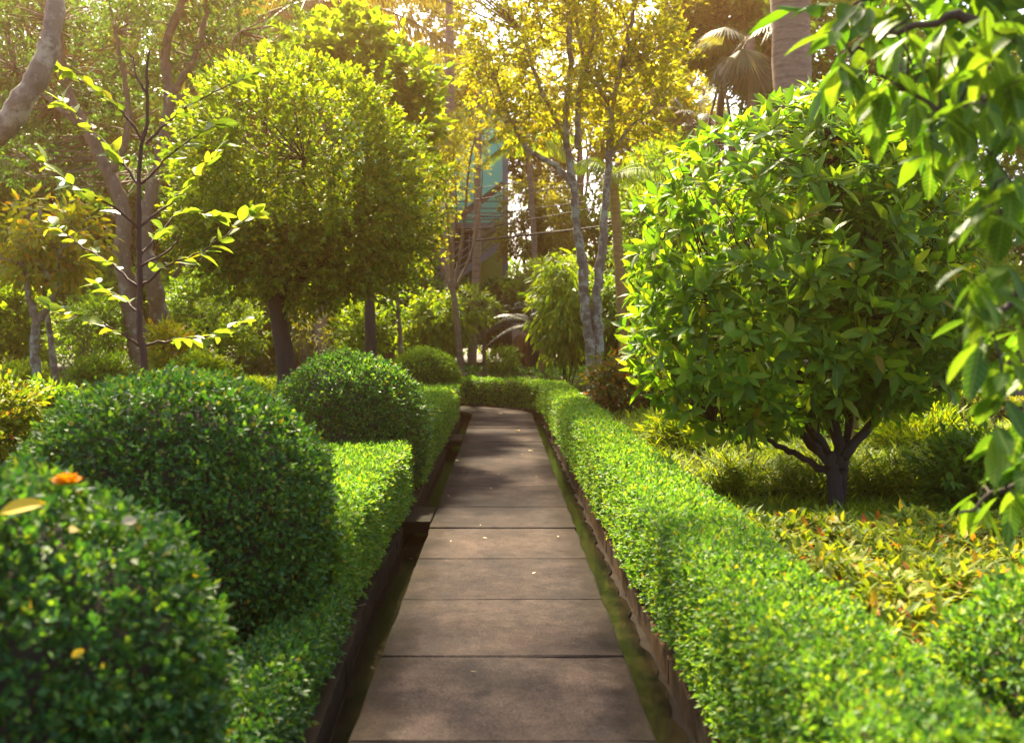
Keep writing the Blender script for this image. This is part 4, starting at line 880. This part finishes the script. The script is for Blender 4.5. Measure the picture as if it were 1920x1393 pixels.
def elephant(label, px, Y, rz, k):
    b = base(px, Y); o = MB()
    o.ball((0, 0, 1.0), (.62, .42, .42), 20, 14); o.ball((-.42, 0, 1.0), (.38, .42, .44), 18, 12); o.ball((.72, 0, 1.18), (.34, .28, .34), 16, 12)
    for x in (-.45, .38):
        for y in (-.22, .22): o.tube([(x, y, 0), (x, y, .12), (x, y, .45), (x*.95, y, .95)], [.17, .15, .145, .2], 12)
    o.tube(curve_pts([(.95, 0, 1.15), (1.12, 0, .85), (1.1, 0, .5), (1.2, 0, .3)]), np.linspace(.14, .06, 19), 10); o.tube([(-.76, 0, 1.1), (-.84, 0, .8), (-.82, 0, .45)], [.04, .03, .045], 6)
    me = o.mesh('elephant_body'); root = thing('elephant_statue', label, 'statue', b); root.scale = (k, k, k); root.rotation_euler.z = rz
    ob = link('body', me, M['terracotta'], root, None, (0, 0, 0)); rm = ob.modifiers.new('remesh', 'REMESH'); rm.mode = 'VOXEL'; rm.voxel_size = .035; rm.use_smooth_shade = True; sm = ob.modifiers.new('smooth', 'SMOOTH'); sm.iterations = 4
    for s_ in (-1, 1):
        e = MB(); e.ball((.62, s_*.36, 1.15), (.2, .05, .3), 14, 10); link('ear', e.mesh('ear'), M['terracotta'], root, None, (0, 0, 0))
elephant('brown elephant statue seen from behind, under the cycad fronds', 985, 31.5, math.radians(78), .82)
elephant('terracotta elephant statue half hidden right of the dark trunk', 605, 24, math.radians(190), .62)
elephant('terracotta elephant statue mostly hidden behind the farthest round bush', 772, 27, math.radians(160), .5)
root = thing('pink_garden_wall', 'low pale pink garden wall behind the elephant statue', 'wall', base(985, 33)); slabpart('wall', 955, 1030, 612, 700, M['pinkwall'], 33.2, .3); slabpart('coping', 952, 1033, 606, 612, M['pinkwall'], 33.15, .4)

# ------------------------------------------------------------------ trees that close the view
def back_tree(label, px, Y, py, rx, rz, mat, n, name='background_tree'):
    b = base(px, Y); root = thing(name, label, 'tree', b, 'trees closing the view'); c = at(px, py, Y); k = Y/F; tm = MB()
    sk = [limb(tm, [b-A([0, 0, .05]), (b+c)/2+rng.normal(size=3)*.15, c], .2, .07, 8, .02)]
    for i in range(4): sk.append(limb(tm, [(b+c)/2, (b+3*c)/4+rng.normal(size=3)*.4, c+rng.normal(size=3)*A([rx*k*.5, .6, rz*k*.5])], .07, .02, 5, .02))
    fm, cc = foliage([(*c, rx*k, rx*k*.7, rz*k)], int(n*1.25), .55, 11, 6, .24, .12, upb=.5); connect(tm, np.concatenate(sk), cc, .02, .5); obj('trunk', tm, M['bark_grey'], root); obj('crown', fm, mat, root, 'stuff')
for a in (('far green tree at the very edge beyond the yellowing tree', -30, 27, 420, 170, 170, M['mid'], 170), ('far lime tree seen between crooked tree and pavilion', 150, 36, 300, 150, 150, M['lime'], 150), ('far dark tree behind the crooked stems', 330, 29, 330, 130, 150, M['mid'], 150),
          ('far tree behind the round-headed crown', 480, 34, 240, 150, 170, M['mid'], 170), ('far tree under the round-headed crown', 640, 36, 470, 150, 110, M['mid'], 130), ('far low tree beyond the dark slim trunk', 720, 30, 570, 90, 70, M['dark'], 110), ('far brown-green tree hanging beside the thick palm trunk', 1365, 27, 40, 105, 75, M['olive'], 130),
          ('far tree behind the golden palm stem', 1110, 36, 500, 90, 130, M['mid'], 130), ('far tree low behind the climber mound', 1300, 38, 420, 130, 120, M['mid'], 140), ('far tree behind the glossy bush', 1520, 30, 420, 170, 200, M['mid'], 150), ('far tree filling the side behind the overhanging leaves', 1800, 27, 330, 230, 290, M['mid'], 260), ('far low tree at the side beyond the hedge block', 1850, 24, 600, 140, 90, M['lime'], 90),
          ('thin far tree against the white sky gap', 1320, 45, 170, 70, 60, M['olive'], 26), ('far tree top behind the coconut palm', 520, 40, 90, 130, 110, M['olive'], 120), ('far tree top above the teal building', 740, 44, 60, 150, 110, M['olive'], 130), ('far yellow tree right of the twin trunks', 1230, 33, 190, 60, 70, M['yellow'], 45)):
    back_tree(*a)
# a second thin trunk in the fine bamboo
tree('slim_brown_tree', 'slim brown trunk standing behind the forked trunk of the glossy bush', [([(1614, 885), (1606, 830), (1600, 760), (1610, 600)], .06, .04)], 10.6, [blob(1650, 420, 150, 160, 10.6, .8)], M['bush'], M['bark_gold'], 60, .28, 6, 6, .16, .06, T=T_8)

# ------------------------------------------------------------------ small fallen things
def surface_pt(px, py, c, r, zc, rz):
    """point where the line of sight meets a globe's dome"""
    d = at(px, py, 1.)-A([0, 0, H]); o = A([0, 0, H]); cc_ = A([c[0], c[1], zc]); R = A([r, r, rz]); a = (d/R)@(d/R); b = 2*((o-cc_)/R)@(d/R); e = ((o-cc_)/R)@((o-cc_)/R)-1; q = b*b-4*a*e
    t = (-b-math.sqrt(q))/(2*a) if q > 0 else -b/(2*a); return o+d*t
G0 = ((-1.60, 2.95), .73, .55, .67)
p = surface_pt(125, 915, *G0); root = thing('orange_blossom', 'ruffled orange blossom lying on the nearest round bush', 'flower', p)
for ring, (n, el, l) in enumerate(((11, 10, .05), (9, 35, .042), (7, 60, .034))):
    a = np.arange(n)/n*6.28+ring; e = math.radians(el); d = np.stack([np.cos(a)*math.cos(e), np.sin(a)*math.cos(e), np.full(n, math.sin(e))], 1); mb = MB(); mb.add(*leaf_arrays(np.repeat(p[None]+A([0, 0, .012]), n, 0), d, A([0, 0, 1.])+rng.normal(size=(n, 3))*.3, l, .032, T_8, -.2)); obj('petal_ring', mb, M['orange'], root)
def fallen(name, label, p, L, W, yaw, pitch, mat, cat='leaf', roll=0.):
    me = big_leaf(name, L, W, .2, mat, .16, .06); o = bpy.data.objects.new(name, me); C.objects.link(o); o.location = tuple(p); o.rotation_euler = (roll, pitch, yaw); return tag(o, label, cat)
fallen('fallen_leaf', 'large yellow leaf lying on the nearest round bush beside the orange blossom', surface_pt(20, 975, *G0)+A([-.02, -.02, .02]), .11, .05, .35, -.35, M['fallen'], 'leaf', .6)
fallen('fallen_leaf', 'pale dry leaf caught on the nearest round bush, right of the blossom', surface_pt(232, 985, *G0)+A([0, -.02, .01]), .05, .032, .8, -.2, M['pale'], 'leaf', .8)
fallen('fallen_leaf', 'small pale dry leaf on the nearest round bush, left of the other', surface_pt(150, 995, *G0)+A([0, -.02, .01]), .04, .026, 2.4, .2, M['pale'], 'leaf', .7)
fallen('fallen_leaf', 'small yellow leaf stuck on the dark flank of the nearest bush', surface_pt(140, 1222, *G0)+A([.01, -.04, 0]), .032, .02, .5, -.5, M['fallen'], 'leaf', 1.0)
fallen('fallen_leaf', 'bright yellow leaf lying on the far part of the path', at(973, 808, 16.7)*A([1, 1, 0])+A([0, 0, .012]), .10, .06, 1.9, -.12, M['fallen'])
fallen('fallen_leaf', 'pale leaf scrap on the path near the middle of the straight', at(990, 846, 13.8)*A([1, 1, 0])+A([0, 0, .01]), .08, .04, .4, -.1, M['pale'])
fallen('fallen_leaf', 'tiny pale leaf on the path by the drain slab', at(855, 866, 12.7)*A([1, 1, 0])+A([0, 0, .01]), .06, .04, 1.0, -.1, M['pale'])
fallen('fallen_leaf', 'pale leaf at the path bend near the back hedge', at(935, 776, 20.4)*A([1, 1, 0])+A([0, 0, .01]), .09, .06, .2, -.1, M['pale'])
fallen('white_petal', 'white petal lying on top of the long sunny hedge', at(1085, 757, 16.6)*A([1, 1, 0])+A([0, 0, .63]), .13, .08, .2, -.2, M['white'], 'petal')
for i, (px, py, lab) in enumerate(((905, 1010, 'brown crumb of leaf just past the slab joint by the drain slab'), (1046, 1008, 'brown crumb of leaf near the sunny edge of the path'), (838, 835, 'brown crumb of leaf in the shadow of the far round bush'), (1005, 1075, 'small brown crumb of leaf on the third slab'))):
    Yq = F*H/(py-HY); fallen('leaf_crumb', lab, at(px, py, Yq)*A([1, 1, 0])+A([0, 0, .008]), .035, .018, i*1.3, -.1, M['pale'])
for a in (('tall far tree at the edge behind the leaning limb', -40, 30, 180, 230, 240, M['dark'], 260), ('tall far tree above the pavilion roof', 260, 33, 170, 230, 200, M['mid'], 280), ('tall far tree between coconut palm and crooked tree', 450, 36, 130, 170, 170, M['mid'], 200),
          ('low far bushy tree left of the pavilion', 90, 26, 560, 130, 70, M['mid'], 120), ('low far bushy tree below the pavilion', 280, 26, 590, 130, 55, M['mid'], 120), ('low far bushy tree behind the straggling shrub', 560, 27, 590, 110, 60, M['lime'], 120),
          ('low far bushy tree behind the weeping shrub', 800, 34, 590, 110, 50, M['dark'], 110), ('low far bushy tree behind the cycads', 1000, 36, 590, 120, 55, M['dark'], 110), ('low far bushy tree behind the red-tipped shrub', 1200, 30, 640, 120, 70, M['mid'], 120), ('low far bushy tree behind the glossy bush foot', 1420, 22, 640, 150, 90, M['mid'], 120), ('low far bushy tree beside the hedge block', 1690, 20, 640, 170, 90, M['mid'], 130),
          ('far tree high behind the twin trunk crown', 1090, 40, 130, 130, 130, M['yellow'], 110), ('far tree rising behind the thick palm trunk', 1560, 26, 120, 170, 170, M['mid'], 170)):
    back_tree(*a)


for a in (('bushy low plant behind the nearest round bush at the picture edge', -10, 800, 60, 70, 7.6, M['ixora'], 60, .13, 9, 5, .07, .03, T_8), ('green low plant between lawn and big round bush', 90, 770, 60, 30, 10.5, M['mid'], 60, .13, 9, 5, .08, .035, T_8), ('leafy clump on the lawn beside the lichen stems', 30, 715, 50, 22, 17, M['lime'], 50, .17, 9, 6, .1, .04),
          ('rounded leafy clump on the lawn below the red sapling', 200, 705, 60, 22, 16, M['mid'], 60, .17, 9, 6, .09, .04), ('fresh green clump beside the rock', 380, 700, 45, 25, 15, M['lime'], 50, .16, 9, 6, .09, .04), ('fern-green clump right of the glossy bush trunk', 1720, 850, 95, 45, 10.4, M['fine'], 90, .17, 9, 6, .12, .03), ('low leafy clump just behind the glossy bush trunk', 1480, 830, 110, 30, 11.5, M['mid'], 80, .17, 9, 6, .11, .035),
          ('yellow-green clump between long hedge and glossy bush', 1290, 830, 50, 28, 10.5, M['fine'], 60, .16, 9, 6, .12, .03), ('taller green clump below the overhanging leaves', 1840, 900, 90, 60, 8.4, M['mid'], 80, .17, 9, 6, .10, .035), ('dark leafy clump behind the red-tipped shrub', 1290, 740, 80, 50, 17.5, M['mid'], 80, .2, 9, 6, .11, .045), ('light leafy clump far behind the glossy bush foot', 1480, 730, 110, 50, 17, M['lime'], 90, .22, 9, 6, .12, .045), ('leafy clump in front of the hedge block', 1760, 750, 80, 40, 14, M['lime'], 70, .2, 9, 6, .11, .04)):
    shrub('low_shrub', a[0], *a[1:])
# ------------------------------------------------------------------ warm hazy air, its orange tint also standing in for lens glow
hm = bpy.data.materials.new('warm_haze'); hm.use_nodes = True; ht = hm.node_tree; ht.nodes.remove(ht.nodes['Principled BSDF'])
pv = ht.nodes.new('ShaderNodeVolumePrincipled'); pv.inputs['Color'].default_value = (1.0, .54, .24, 1); pv.inputs['Density'].default_value = .0017; pv.inputs['Anisotropy'].default_value = .80
ht.links.new(pv.outputs[0], ht.nodes['Material Output'].inputs['Volume'])
mb = MB(); mb.box((0, 28, 5.6), (150, 130, 14.8)); link('haze', mb.mesh('haze', False), hm, None, 'stuff')

for a in (('olive far tree filling the sky gap right of the teal building', 1010, 41, 300, 62, 85, M['olive'], 70), ('yellow far tree filling the sky gap between the twin trunks and the golden palm', 1175, 36, 285, 48, 90, M['yellow'], 55)):
    back_tree(*a)
n = 11; sy = rng.uniform(3.6, 16, n); P = off(sy, rng.uniform(-.56, .56, n), .009); an = rng.uniform(0, 6.28, n); mb = MB(); sz = rng.uniform(.018, .04, n)
mb.add(*leaf_arrays(P, np.stack([np.cos(an), np.sin(an), np.full(n, .12)], 1), A([0, 0, 1.])+rng.normal(size=(n, 3))*.25, sz, sz*.5, T_8, .1)); tag(obj('leaf_litter', mb, M['pale'], None, 'stuff'), 'tiny dry leaf scraps scattered over the path slabs', 'leaf litter')
# far belt of shrubs that reads as one mass
mb = MB(); n = 5200; x = rng.uniform(-48, 48, n); P = np.stack([x, 47+rng.normal(size=n)*1.2, g1(0, 47)+rng.uniform(0, 1, n)**.8*(4.2+1.3*np.sin(x*.7)+.8*np.sin(x*1.9))], 1)
mb.add(*sprays(P, rdir(n)+A([0, -.4, .3]), .5, 7, .34, .17, upb=.5)); tag(obj('far_shrubbery', mb, M['mid'], None, 'stuff'), 'far dense belt of shrubbery closing the garden at the horizon', 'shrubbery')
